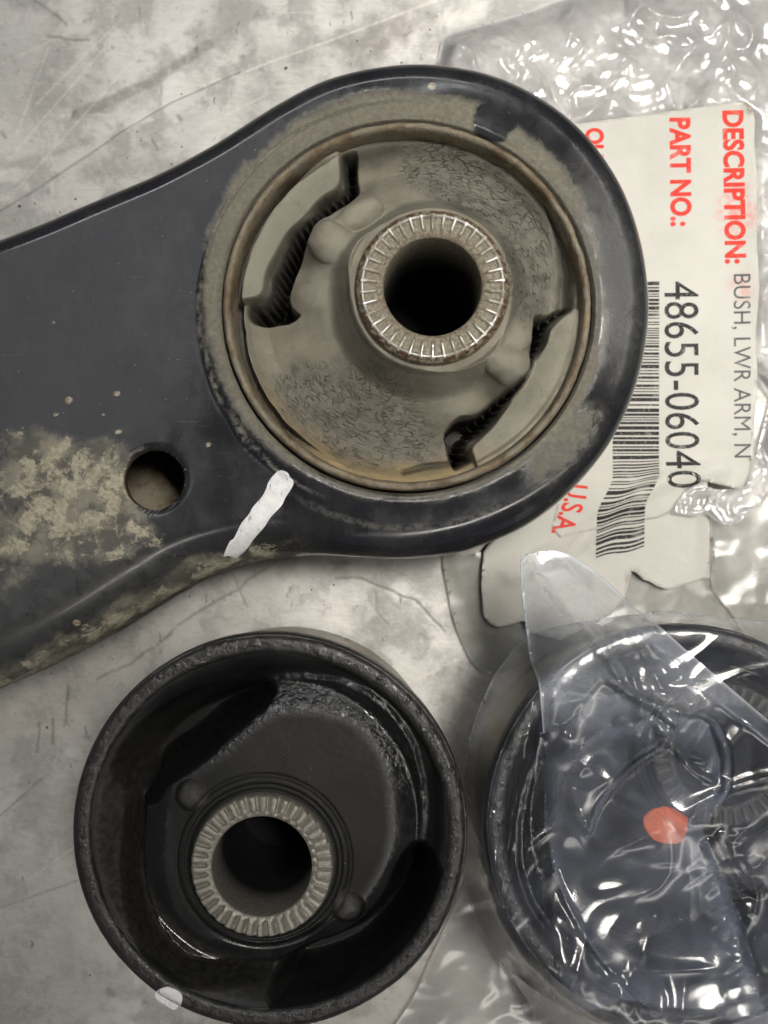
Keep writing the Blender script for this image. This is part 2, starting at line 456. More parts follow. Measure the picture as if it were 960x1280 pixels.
def mat_paper():
    n = NT('label_paper')
    c = n.mix(n.ramp(n.noise(18, 5, .6), .3, .7), (0.68, 0.665, 0.61), (0.61, 0.595, 0.54))
    c = n.mix(n.ramp(n.noise(2.2, 5, .7), .62, .78, 0, .35), c, (0.50, 0.46, 0.37))
    c = n.mix(n.ramp(n.noise(1.0, 3, .6, n.stretch((.25, 1, 1), .8), 0, 3), .70, .76, 0, .35), c, (0.45, 0.41, 0.34))
    c = n.mix(n.math('MULTIPLY', n.attr('smudge'), n.ramp(n.noise(2.5, 5, .7, None, 0, 19), .38, .62, 0, .70)), c, (0.78, 0.22, 0.20))
    c = n.mix(n.math('MULTIPLY', n.attr('dirt'), n.ramp(n.noise(1.5, 4, .6), .3, .6, .2, .9)), c, (0.22, 0.18, 0.12))
    h = n.math('ADD', n.noise(6, 4, .6), n.math('MULTIPLY', n.noise(.6, 3), .1))
    return n.end(n.principled(c, .62, 0, n.bump(h, .35), .3))

def mat_ink(name, col, fade=.55):
    n = NT(name)
    c = n.mix(n.ramp(n.noise(.45, 3, .6), .60, .70, 0, fade), col, (0.74, 0.71, 0.64))
    c = n.mix(n.ramp(n.noise(5, 3, .6, None, 0, 2), .55, .70, 0, .3), c, (0.70, 0.67, 0.60))
    return n.end(n.principled(c, .6, 0, None, .2))

def mat_film(name, haze, col, rough=.10, refl=1.4):
    n = NT(name)
    hz = n.ramp(n.noise(11, 4, .62), .32, .70, haze[0], haze[1])
    hz = n.math('ADD', hz, n.math('MULTIPLY', n.attr('edge'), .40), clamp=True)
    tr = n.node('BsdfTransparent', Color=(.97, .97, .97, 1))
    df = n.node('BsdfDiffuse', Color=(*col, 1))
    tl = n.node('BsdfTranslucent', Color=(*col, 1))
    d2 = n.node('MixShader', i0=.3, i1=df, i2=tl)
    body = n.node('MixShader', i0=hz, i1=tr, i2=d2)
    gl = n.node('BsdfGlossy', Color=(1, 1, 1, 1), Roughness=rough)
    fr = n.node('Fresnel', IOR=1.5)
    f = n.math('MULTIPLY', fr, refl, clamp=True)
    return n.end(n.node('MixShader', i0=f, i1=body, i2=gl))

M_BENCH, M_ARM, M_RUST = mat_bench(), mat_arm(), mat_rust()
M_DUSTR, M_BLACK = mat_dusty_rubber(), mat_black_rubber()
M_SW, M_SN, M_TAN = mat_sleeve_worn(), mat_sleeve_new(), mat_tan_metal()
M_WHITE = mat_paint('white_marker_paint', (0.90, 0.90, 0.91), (0.10, 0.12, 0.22), .7)
M_DIM = mat_paint('bag_dimmed_steel', (0.075, 0.070, 0.060))  # sleeve steel darkened in colour, standing in for dimming under the bag
M_ORANGE = mat_paint('orange_marker_paint', (0.95, 0.20, 0.05))
M_PAPER = mat_paper()
M_RED, M_INK, M_INKG = mat_ink('red_print', (0.80, 0.055, 0.035), .25), mat_ink('black_print', (0.03, 0.03, 0.03)), mat_ink('grey_print', (0.13, 0.13, 0.13), .4)

# ------------------------------------------------------------------ workbench
def build_bench():
    def axis(lo, hi, step, far):
        c = np.arange(lo, hi + step, step)
        o = np.array([4, 12, 30, 80, 200, far])
        return np.concatenate([(lo - o)[::-1], c, c[-1] + o])
    xs = axis(-92, 92, .36, 500); ys = axis(-120, 120, .36, 500)
    X, Y = np.meshgrid(xs, ys)
    x, y = X.ravel(), Y.ravel()
    wx = x + .8 * fbm(x, y, 7, 3, 3); wy = y + .8 * fbm(x, y, 7, 3, 4)
    z = .10 * fbm(x, y, 20, 3, 8)
    def line(pts, w, wob=True):
        d, _, _ = seg_dist(wx if wob else x, wy if wob else y, PP(pts, 0))
        return np.clip(1 - d / w, 0, 1)
    crack = line([(-20, 275), (40, 240), (115, 190), (150, 165), (215, 127), (300, 90)], .36, False) * .75
    crack = np.maximum(crack, line([(120, 850), (165, 830), (240, 770), (300, 735), (345, 700)], .5) * .7)
    crack = np.maximum(crack, line([(420, 723), (450, 724), (490, 738), (520, 750), (535, 770), (555, 790)], .55) * .8)
    crack = np.maximum(crack, line([(468, 740), (470, 765), (485, 780)], .4) * .5)
    crack = np.maximum(crack, line([(0, 1020), (25, 995), (52, 975)], .5) * .7)
    crack = np.maximum(crack, line([(0, 1136), (50, 1118), (95, 1102)], .35, False) * .6)
    crack = np.maximum(crack, line([(300, 735), (290, 715), (310, 760)], .4) * .5)
    for p, q in [((190, 175), (195, 186)), ((222, 145), (226, 150)), ((45, 0), (80, 30)), ((60, 45), (110, 50)), ((92, 140), (88, 150)), ((358, 745), (362, 735)), ((85, 860), (82, 905)), ((48, 905), (46, 940)), ((66, 900), (65, 930)), ((2, 165), (6, 172))]:
        crack = np.maximum(crack, line([p, q], .55) * .75)
    scratch = line([(275, 102), (330, 80), (400, 55), (480, 25), (560, -5)], .4, False) * .7
    for p, q in [((0, 80), (120, 25)), ((20, 170), (60, 60)), ((0, 260), (180, 60)), ((45, 130), (150, 25)), ((520, 850), (570, 825)), ((548, 0), (552, 50)), ((10, 200), (130, 60)), ((250, 160), (330, 120)), ((35, 1100), (95, 1058))]:
        scratch = np.maximum(scratch, line([p, q], .45, False) * .45)
    d, _, _ = seg_dist(wx, wy, PP([(95, 143), (150, 122), (200, 95), (235, 72), (262, 55)], 0))
    stain = .7 * sstep(1.8, 0.6, d)
    d, _, _ = seg_dist(wx, wy, PP([(60, 192), (100, 178), (115, 175)], 0)); stain = np.maximum(stain, .35 * sstep(1.5, .2, d))
    d, _, _ = seg_dist(wx, wy, PP([(440, 65), (470, 55), (500, 30), (520, 20)], 0)); stain = np.maximum(stain, .6 * sstep(6.5, 1.5, d + 3.5 * fbm(x, y, 4, 3, 9)))
    d, _, _ = seg_dist(wx, wy, PP([(0, 206), (25, 205)], 0)); stain = np.maximum(stain, .5 * sstep(1.6, .2, d))
    d, _, _ = seg_dist(wx, wy, PP([(590, 860), (560, 840), (570, 880)], 0)); stain = np.maximum(stain, .5 * sstep(7, 1, d + 3 * fbm(x, y, 3, 3, 19)))
    d, _, _ = seg_dist(wx, wy, PP([(138, 1240), (144, 1243)], 0)); stain = np.maximum(stain, .9 * sstep(1.3, .3, d))
    o = mesh_obj('workbench_surface', np.stack([x, y, z - .12], -1), grid_faces(len(ys), len(xs)), M_BENCH, attrs={'crack': crack, 'scratch': scratch, 'stain': stain})
    o['kind'] = 'structure'
build_bench()

# ------------------------------------------------------------------ control arm with its worn bush
ZR = 40.0                                     # height of the bush collar
C1 = P(509, 382, ZR)
ARM_PX = [(-130, 352), (-60, 330), (0, 308), (60, 285), (130, 255), (200, 225), (260, 194), (310, 163), (350, 138), (400, 112), (450, 97), (500, 90), (545, 90), (600, 99), (650, 118), (700, 150), (740, 190), (775, 245), (797, 310), (806, 380), (801, 440), (785, 500), (755, 560), (710, 615), (660, 655), (600, 682), (550, 694), (500, 698), (450, 696), (400, 694), (350, 698), (300, 707), (250, 725), (200, 752), (130, 795), (60, 833), (0, 860), (-60, 886), (-130, 915)]
ARM = catmull(PP(ARM_PX, 30), 8)
_far = np.linspace(ARM[-1], ARM[0], 60)[1:-1]
ARM = np.concatenate([ARM, _far])
HOLE, HOLE_R = P(192, 600, 37), 38 * K * (D - 37) / D
PLATE = 37.0

def arm_sd(x, y):
    return sdf(x, y, ARM)

def arm_z(x, y, d=None):
    if d is None: d = arm_sd(x, y)
    r = np.hypot(x - C1[0], y - C1[1])
    low = sstep(-5, -22, x) * sstep(10, -10, y)
    R = 4.2 + 7.5 * low + 1.6 * sstep(12, 0, y) * (1 - low)
    aa = np.abs(np.arctan2(y - C1[1], x - C1[0]) + .35)
    top = PLATE + 1.3 * (sstep(40.9, 39.2, r) * sstep(1.6, 2.1, aa) + sstep(46, 37, r) * (1 - sstep(1.6, 2.1, aa))) + .15 * fbm(x, y, 24, 2, 5) - .3 * sstep(37.8, 36.2, r) - 1.2 * sstep(36.5, 35.9, r)
    q = np.clip(R - d, 0, R)
    return top - (R - np.sqrt(np.maximum(R * R - q * q, 0)))

def build_arm():
    root = thing('control_arm', (C1[0], C1[1], 0), 'black stamped steel control arm, dirty, with a worn dusty bushing pressed in its round end', 'control arm')
    # outline points, evenly spaced, seen from the bush centre
    seg = np.hypot(*np.diff(np.vstack([ARM, ARM[:1]]), axis=0).T); s = np.concatenate([[0], np.cumsum(seg)])
    NA, NR = 1300, 150
    t = np.linspace(0, s[-1], NA, endpoint=False); cl = np.vstack([ARM, ARM[:1]])
    B = np.stack([np.interp(t, s, cl[:, 0]), np.interp(t, s, cl[:, 1])], -1)
    ang = np.unwrap(np.arctan2(B[:, 1] - C1[1], B[:, 0] - C1[0]))
    Rb = np.hypot(B[:, 0] - C1[0], B[:, 1] - C1[1])
    w = 1 - (1 - np.linspace(0, 1, NR)) ** 1.7
    R = 35.95 + (Rb[None, :] - 35.95) * w[:, None]
    X = C1[0] + R * np.cos(ang)[None, :]; Y = C1[1] + R * np.sin(ang)[None, :]
    d = arm_sd(X, Y); d[-1] = 0
    Z = arm_z(X, Y, d)
    # hole
    hd = np.hypot(X - HOLE[0], Y - HOLE[1])
    Z = Z - .5 * sstep(HOLE_R + 1.2, HOLE_R, hd)
    near = (hd < HOLE_R + .45) & (hd > HOLE_R - .9)
    k = np.where(near, HOLE_R / np.maximum(hd, 1e-6), 1)
    X2 = HOLE[0] + (X - HOLE[0]) * k; Y2 = HOLE[1] + (Y - HOLE[1]) * k
    F = grid_faces(NR, NA, True)
    bad = (hd < HOLE_R - .9).ravel()
    # side wall
    nx = np.gradient(np.r_[B[-1:, 1], B[:, 1], B[:1, 1]])[1:-1]; ny = -np.gradient(np.r_[B[-1:, 0], B[:, 0], B[:1, 0]])[1:-1]
    ln = np.hypot(nx, ny); nx /= ln; ny /= ln
    sgn = np.sign(np.sum(nx * (B[:, 0] - C1[0]) + ny * (B[:, 1] - C1[1]))); nx *= sgn; ny *= sgn
    rows = []
    zt = Z[-1]
    for f, out in [(.12, .15), (.3, .25), (.5, .2), (.75, .1), (.93, .1), (1.0, -.5), (1.0, -2.2), (.9, -2.4)]:
        rows.append(np.stack([B[:, 0] + nx * out, B[:, 1] + ny * out, zt + (7.0 - zt) * f], -1))
    WR = np.array(rows)
    V = np.concatenate([np.stack([X2, Y2, Z], -1), WR]).reshape(-1, 3)
    Fw = grid_faces(NR + len(rows), NA, True)
    badall = np.concatenate([bad, np.zeros(len(rows) * NA, bool)])
    Fw = Fw[~badall[Fw].any(1)]
    x, y = V[:, 0], V[:, 1]
    r = np.hypot(x - C1[0], y - C1[1]); a = np.arctan2(y - C1[1], x - C1[0])
    dd = np.concatenate([d.ravel(), np.zeros(len(rows) * NA)])
    wr = np.concatenate([np.zeros(X.size), np.ones(len(rows) * NA)])
    nz = fbm(x, y, 8, 4, 12)
    # caked dust band round the bush: wide at the top, thin below, patchy on the right
    width = 3.0 + 4.0 * np.clip(np.sin(a - .25), 0, 1) - 1.3 * sstep(-2.7, -2.1, a) * sstep(-.6, -1.0, a)
    dust = np.clip(sstep(1.8, -1.6, r - 35.4 - width - 1.0 * nz) * (.95 + .15 * nz), 0, 1)
    dust *= 1 - .50 * sstep(.9, .2, a) * sstep(-.45, -.05, a) - .25 * sstep(-1.0, -1.4, a) * sstep(-2.4, -1.9, a)
    for (u, v, rr) in [(618, 152, 4.8), (312, 170, 4.6)]:
        p = P(u, v, 37); q = np.hypot(x - p[0], (y - p[1])) + 1.2 * fbm(x, y, 3, 2, 31)
        dust *= 1 - .9 * sstep(rr, rr - 1.2, q)
    low_r = sstep(-.35, -.65, a) * sstep(-1.05, -.8, a)
    dust = np.maximum(dust, low_r * sstep(47, 41, r) * (.62 + .5 * nz))
    grey = sstep(.7, .1, np.abs(a - .15)) * sstep(49, 41, r) * .8 + .05 + .05 * sstep(41, 46, r) * (np.abs(a) > 1.9)
    grey = grey + .30 * sstep(-5, -25, x) * sstep(2, -14, y)
    pale = np.zeros_like(x)
    for (u, v, ru, rv, s_) in [(95, 600, 125, 62, 1.0), (90, 665, 130, 50, .95), (25, 560, 50, 40, .6), (10, 740, 80, 50, .45), (170, 545, 60, 30, .3)]:
        p = P(u, v, 37); sc_ = K * (D - 37) / D
        q = np.hypot((x - p[0]) / (ru * sc_), (y - p[1]) / (rv * sc_))
        pale = np.maximum(pale, s_ * .78 * sstep(1.25, .55, q))
    edge_l = sstep(-8, -26, x) * (y < 10) * sstep(7.5, .5, dd)
    pale = np.maximum(pale, edge_l * .74)
    pale = np.maximum(pale, wr * .72 * sstep(-8, -25, x) * (y < 10))
    wear_glint = sstep(.55, .1, np.abs(r - 40.1 - .3 * nz)) * sstep(1.9, 2.3, np.abs(a)) * .45
    hx = sstep(-2.2, -1.95, a) * sstep(-.95, -1.2, a)
    wear_glint = np.maximum(wear_glint, hx * sstep(1.0, .2, np.abs(r - 42.6 - .5 * nz)) * .12)  # speckled highlight of the lower bend painted as pale colour
    chip = np.zeros_like(x)
    for (u, v, rr) in [(86, 500, .85), (146, 492, .65), (131, 518, .4), (148, 540, .6), (66, 403, .4), (70, 518, .5), (262, 555, .6), (118, 790, .8), (92, 780, .8), (540, 108, .9)]:
        p = P(u, v, 37); chip = np.maximum(chip, sstep(rr * 1.25, rr * .5, np.hypot(x - p[0], y - p[1])))
    mesh_obj('arm_plate', V, Fw, M_ARM, root, attrs={'dust': dust, 'grey': grey, 'pale': pale, 'wear_glint': wear_glint, 'chip': chip})
    lathe('hole_wall', [(HOLE_R + .02, PLATE - .45), (HOLE_R - .05, PLATE - 1), (HOLE_R - .05, PLATE - 3.2), (HOLE_R + .6, PLATE - 3.6), (HOLE_R + 1.5, PLATE - 3.6)], M_RUST, root, tuple(HOLE), 128)
    t = np.linspace(0, 2 * np.pi, 48, endpoint=False)
    sheet('lower_plate', np.stack([HOLE[0] + 22 * np.cos(t), HOLE[1] + 18 * np.sin(t)], -1), 1.0, lambda x, y: 9.0 + .4 * fbm(x, y, 9, 2, 3), M_RUST, root, thick=2.0)
    # white marker stroke across arm and collar
    st = PP([(344, 592), (351, 588), (360, 591), (363, 597), (367, 601), (366, 608), (357, 622), (352, 632), (338, 647), (330, 659), (316, 674), (306, 687), (298, 694), (290, 699), (282, 696), (276, 697), (279, 689), (286, 677), (292, 672), (301, 655), (311, 643), (316, 634), (328, 620), (333, 610), (336, 602)], 37)
    st = catmull(st, 4, True)
    sheet('paint_mark', st, .22, lambda x, y: arm_z(x, y) + .09 + .07 * fbm(x, y, 1.6, 3, 2), M_WHITE, root, thick=.2)

    # --- bushing
    bush = bpy.data.objects.new('bushing', None); COL.objects.link(bush); bush.parent = root
    bush.empty_display_size = .01
    bush['label'] = 'dusty cracked rubber bushing with rusty collar and serrated steel centre'
    nzf = lambda R, T, Z: .32 * fbm(R * np.cos(T) * 1.0, R * np.sin(T), 2.2, 4, 41) + .35 * perlin(T * 2.2, R * .1, 5)
    lathe('outer_sleeve', [(33.6, 1), (33.6, 33), (33.7, 37.5), (33.9, 39.2), (34.2, 39.8), (34.6, 40.0), (35.0, 39.7), (35.3, 39.1), (35.45, 38.2), (35.5, 36.5), (35.6, 30)], M_RUST, bush, tuple(C1), 420, zmod=lambda R, T, Z: np.where(Z > 36, nzf(R, T, Z) * 1.0, 0), rmod=lambda R, T, Z: np.where(Z > 37, .20 * perlin(T * 9, Z * .4, 6) + .12 * perlin(T * 31, Z * .4, 8), 0))
    ZS = 50.0
    S1 = P(541, 357, ZS)
    ulslot = catmull(PP([(424, 189), (425, 210), (424, 228), (400, 245), (378, 270), (360, 286), (345, 313), (333, 338), (327, 366), (306, 376), (305, 390), (312, 400), (332, 404), (355, 402), (376, 393), (364, 380), (363, 362), (373, 337), (389, 304), (398, 282), (418, 267), (440, 253), (450, 236), (448, 212), (446, 186)], 36), 5, True)
    lrslot = catmull(PP([(664, 400), (682, 390), (705, 380), (717, 385), (692, 407), (684, 430), (672, 450), (662, 472), (648, 492), (636, 508), (618, 532), (603, 547), (589, 558), (593, 577), (580, 586), (567, 588), (559, 562), (556, 537), (573, 521), (596, 515), (624, 491), (642, 478), (655, 466), (657, 446), (660, 425)], 36), 5, True)
    ulpad = PP([(424, 150), (424, 189), (425, 228), (400, 248), (378, 272), (360, 290), (345, 316), (333, 341), (327, 368), (306, 376), (270, 376), (240, 250), (330, 150)], 36); ulpad = np.concatenate([catmull(ulpad[1:10], 6), ulpad[10:], ulpad[:1]])
    lrpad = PP([(717, 385), (690, 408), (682, 430), (670, 450), (660, 472), (646, 492), (634, 508), (616, 532), (601, 547), (589, 560), (593, 577), (620, 640), (740, 600), (790, 400)], 36); lrpad = np.concatenate([catmull(lrpad[:11], 6), lrpad[11:]])
    NA, NR = 1000, 170
    th = np.linspace(0, 2 * np.pi, NA, endpoint=False); rr = np.linspace(9, 33.6, NR)
    R_, T_ = np.meshgrid(rr, th, indexing='ij')
    # sink the inner rings towards the steel sleeve so the polar grid follows it
    mixr = ((33.6 - R_) / (33.6 - 9))
    X = C1[0] + R_ * np.cos(T_) + (S1[0] - C1[0]) * mixr; Y = C1[1] + R_ * np.sin(T_) + (S1[1] - C1[1]) * mixr
    rho = np.hypot(X - S1[0], Y - S1[1]); r = np.hypot(X - C1[0], Y - C1[1])
    a = np.arctan2(Y - C1[1], X - C1[0])
    z = 28.5 + 11.0 * np.exp(-np.maximum(rho - 15.0, 0) / 8.5)
    # the two rubber bridges dish down before they meet the collar
    z = z - 1.5 * sstep(26, 31, r) * sstep(33.2, 31, r) + 4.5 * sstep(27, 33.2, r)
    z = z + .35 * fbm(X, Y, 10, 3, 3)
    z = smax(z, 47.6 - 2.6 * np.maximum(rho - 14.7, 0) - .5 * sstep(15.4, 15.8, rho), 1.6)
    WX = 1.1 * fbm(X, Y, 6, 2, 81); WY = 1.1 * fbm(X, Y, 6, 2, 82)
    def lump(z, u, v, zt, rad, top, k=1.2, el=1.0, rot=0.0, fall=3.2):
        p = P(u, v, zt); dx, dy = X + WX - p[0], Y + WY - p[1]
        c, s = math.cos(rot), math.sin(rot); ex, ey = (dx * c + dy * s) / el, -dx * s + dy * c
        q = np.hypot(ex, ey) / rad
        zl = top - rad * (1 - np.sqrt(np.maximum(1 - np.minimum(q, 1) ** 2, 0))) - np.maximum(q - 1, 0) * rad * fall
        return smax(z, zl, k)
    def swell(z, u, v, zt, rad, amp, el=1.0, rot=0.0):
        p = P(u, v, zt); dx, dy = X + WX - p[0], Y + WY - p[1]
        c, s = math.cos(rot), math.sin(rot)
        return z + amp * np.exp(-(np.hypot((dx * c + dy * s) / el, -dx * s + dy * c) / rad) ** 2.6)
    z = swell(z, 392, 352, 40, 5.2, 4.6, 1.5, 1.05)
    z = swell(z, 434, 312, 43, 5.0, 4.5, 1.3, -.5)
    z = lump(z, 415, 301, 43, 4.2, 43.8, 2.4, 1.2, -.5, 2.0)
    z = lump(z, 450, 266, 41, 3.0, 41.0, 1.8, 1.7, .5, 1.6)
    z = lump(z, 645, 413, 42, 3.4, 43.2, 2.2, 1.3, 1.2, 2.0)
    z = lump(z, 634, 457, 43, 3.9, 43.6, 2.4, 1.2, -.5, 2.0)
    z = swell(z, 612, 446, 43, 5.0, 4.5, 1.3, -.4)
    z = swell(z, 578, 496, 40, 5.2, 4.6, 1.5, .65)
    z = np.minimum(z, 46.9 + 2.2 * np.maximum(rho - 15.6, 0))
    for pad in (ulpad, lrpad):
        sd = sdf(X, Y, pad)
        z = z + (37.0 - 2.2 * sstep(31.5, 25.5, r) + .25 * fbm(X, Y, 5, 4, 9) - .8 * sstep(32.2, 33.2, r) - z) * sstep(-.25, .35, sd)
    z = z - 5.0 * sstep(32.1, 32.7, r + .3 * fbm(X, Y, 5, 2, 9)) * sstep(2.0, 2.4, np.abs(a))
    padm = np.maximum(sstep(-.2, .5, sdf(X, Y, ulpad)), sstep(-.2, .5, sdf(X, Y, lrpad)))
    inner = np.zeros_like(z)
    for slot, dirv, padp in ((ulslot, (.92, .38), ulpad), (lrslot, (.55, -.83), lrpad)):
        sd = sdf(X, Y, slot)
        pd = -sdf(X, Y, padp)
        s_ = X * dirv[0] * -dirv[1] * 0 + (X * .75 + Y * -.66 if slot is ulslot else X * .62 + Y * .78)
        s_ = (X * .55 + Y * .83) if slot is ulslot else (X * .45 + Y * .89)
        rib = .24 * np.cos(2 * np.pi * s_ / 1.5 + .8 * fbm(X, Y, 4, 2, 12)) * sstep(6, 1.5, pd) * sstep(.7, 1.8, sd) * 1.6 + .25 * fbm(X, Y, 3.5, 3, 88)
        wdt = 1.2 + 2.6 * sstep(5.0, .5, pd)
        f = sstep(0, 1, np.clip((sd + rib) / wdt, 0, 1)) * (sd > -.6)
        z = z + (13.0 - z) * f
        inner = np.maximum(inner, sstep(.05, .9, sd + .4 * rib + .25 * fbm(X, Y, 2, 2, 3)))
    # dark folded crease by the right collar
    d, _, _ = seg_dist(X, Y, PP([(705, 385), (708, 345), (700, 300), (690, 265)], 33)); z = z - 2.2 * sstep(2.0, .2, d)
    d2, _, _ = seg_dist(X, Y, PP([(560, 580), (530, 583), (505, 590)], 33)); z = z - 1.2 * sstep(.9, .1, d2)
    F = grid_faces(NR, NA, True)
    F = F[(rho.ravel()[F] > 12.6).all(1)]
    crk = np.zeros_like(z)
    for (u, v, ru, rv, rot) in [(600, 235, 130, 52, -.55), (655, 330, 50, 90, .1), (430, 500, 120, 55, -.2), (470, 545, 110, 45, -.1)]:
        p = P(u, v, 37); dx, dy = X - p[0], Y - p[1]; c, s = math.cos(rot), math.sin(rot)
        q = np.hypot((dx * c + dy * s) / (ru * .153), (-dx * s + dy * c) / (rv * .153))
        crk = np.maximum(crk, sstep(1.15, .55, q + .35 * fbm(X, Y, 8, 3, 22)))
    ochre = sstep(28, 32.5, r + 1.5 * fbm(X, Y, 6, 3, 66)) * sstep(-.9, -1.35, a) * sstep(-2.9, -2.3, a) * .9
    clean_shade = np.maximum(inner * .93, .75 * sstep(2.6, .4, d + .8 * fbm(X, Y, 3, 3, 2)))  # undusted slot walls and crease, darkened to paint in their shade
    d3, _, _ = seg_dist(X, Y, PP([(452, 196), (470, 190), (500, 172), (560, 170)], 33)); clean_shade = np.maximum(clean_shade, .6 * sstep(3.6, .5, d3 + 1.2 * fbm(X, Y, 4, 3, 7)))  # shade beside pad and collar painted dark
    clean_shade = np.maximum(clean_shade, .8 * sstep(1.1, .1, d2 + .5 * fbm(X, Y, 2, 3, 7)))
    clean_shade = np.maximum(clean_shade, .75 * sstep(32.0, 32.6, r) * sstep(2.0, 2.4, np.abs(a)))  # shade in the left collar gap painted dark
    V = np.stack([X, Y, z], -1).reshape(-1, 3)
    mesh_obj('rubber', V, F[:, ::-1].copy() if False else F, M_DUSTR, bush, attrs={'pad': padm, 'ring_r': rho, 'ring_t': np.arctan2(-(Y - S1[1]) * .77 - (X - S1[0]) * .64, -(X - S1[0]) * .77 + (Y - S1[1]) * .64) * 20.0, 'crackle': crk, 'ochre': ochre, 'clean_shade': clean_shade})
    # serrated steel centre
    NT_ = 38
    prof = [(.05, .3), (8.9, .3), (8.95, .5), (8.95, 30), (9.0, 48.6), (9.25, 49.1), (9.9, 49.2)] + [(10.2 + i * .2, 49.2) for i in range(1, 16)] + [(13.45, 49.1), (13.8, 48.9), (14.05, 48.5), (14.2, 47.9), (14.25, 47), (14.6, 46.7), (14.6, 42)]  # first points close the bore with an added dark cap
    def tooth(T):
        ph = (T * NT_ / (2 * np.pi)) % 1.0
        return sstep(.20, .09, np.abs(ph - .5))
    def zm(R, T, Z):
        e = tooth(T) * sstep(10.0, 10.7, R) * sstep(14.15, 13.9, R) * (Z > 48)
        ring = sstep(.42, .15, np.abs(R - 12.95)) * (Z > 48.8)
        return .75 * np.maximum(e * np.where(R > 13.2, .55, 1), ring * .95)
    seg = NT_ * 16
    th2 = np.linspace(0, 2 * np.pi, seg, endpoint=False); PR = np.array(prof)
    RR, TT = np.meshgrid(PR[:, 0], th2, indexing='ij'); ZZ = np.repeat(PR[:, 1:2], seg, 1)
    dz = zm(RR, TT, ZZ)
    nn = fbm(TT * 6, RR, 1.5, 3, 5)
    lathe('inner_sleeve', prof, M_SW, bush, tuple(S1), seg, zmod=zm, attrs={'shine': sstep(.45, .65, dz) * .95, 'rust': sstep(13.0, 13.3, RR) * (ZZ > 48) * 1.0 + .35 * (RR < 10.2), 'bore_shade': ((ZZ < 48.4) & (RR < 9.1)).astype(float)})
    # moulded number on the stop pad
    num = text_mesh('moulded_number', '24', (663, 487), (686, 506), 36.8, rot=math.radians(48), z_of=lambda x, y: 37.0 - 2.2 * sstep(31.5, 25.5, np.hypot(x - C1[0], y - C1[1])) + .25 * fbm(x, y, 5, 4, 9) + .12, mat=M_DUSTR, parent=bush, raised=.3)
    return root

def text_mesh(name, body, p0, p1, z, rot, z_of, mat, parent, bold=0.0, raised=0.0, box=None, squash=True, wrinkle=None):
    """lettering fitted to a rectangle: box = (centre mm, length along reading, height)"""
    cu = bpy.data.curves.new(name, 'FONT'); cu.body = body; cu.size = 1.0; cu.offset = bold; cu.resolution_u = 4
    ob = bpy.data.objects.new(name, cu); COL.objects.link(ob)
    dg = bpy.context.evaluated_depsgraph_get(); me = bpy.data.meshes.new_from_object(ob.evaluated_get(dg))
    bpy.data.objects.remove(ob); bpy.data.curves.remove(cu)
    import bmesh
    bm = bmesh.new(); bm.from_mesh(me); bpy.data.meshes.remove(me)
    bmesh.ops.triangulate(bm, faces=bm.faces[:])
    co = np.array([v.co[:] for v in bm.verts]); F = [[v.index for v in f.verts] for f in bm.faces]; bm.free()
    lo, hi = co.min(0), co.max(0)
    if box is None:
        a, b = P(*p0, z), P(*p1, z); cen = (a + b) / 2
        hgt = np.hypot(*(b - a)) * .62; wid = hgt * (hi[0] - lo[0]) / (hi[1] - lo[1])
    else:
        cen, wid, hgt = box
    u = (co[:, 0] - (lo[0] + hi[0]) / 2) / (hi[0] - lo[0]) * wid
    v = (co[:, 1] - (lo[1] + hi[1]) / 2) / (hi[1] - lo[1]) * hgt
    c, s = math.cos(rot), math.sin(rot)
    x = cen[0] + u * c - v * s; y = cen[1] + u * s + v * c
    if wrinkle: x, y = wrinkle(x, y)
    V = np.stack([x, y, z_of(x, y)], -1)
    return mesh_obj(name, V, np.array(F), mat, parent, smooth=False)

build_arm()

# ------------------------------------------------------------------ new bushings
ZB = 45.0
C2 = P(337, 1040, ZB)
def Q(pts, z):                                # pixels of the loose bush -> its own millimetres
    return PP(pts, z) - C2

PLAT = catmull(Q([(216, 985), (240, 968), (275, 945), (320, 906), (350, 889), (405, 889), (450, 908), (480, 948), (490, 1000), (488, 1060), (466, 1108), (440, 1136), (385, 1156), (345, 1172), (300, 1176), (255, 1172), (222, 1142), (207, 1090), (208, 1030)], 41), 5, True)
ULS = catmull(Q([(160, 945), (195, 893), (255, 858), (322, 845), (345, 858), (320, 886), (285, 915), (250, 945), (215, 968), (200, 990), (180, 985)], 33), 5, True)
LRS = catmull(Q([(372, 1178), (440, 1150), (480, 1112), (505, 1060), (528, 1045), (545, 1075), (528, 1140), (478, 1205), (415, 1236), (362, 1240), (345, 1210)], 33), 5, True)
S2 = P(327, 1084, 45) - C2

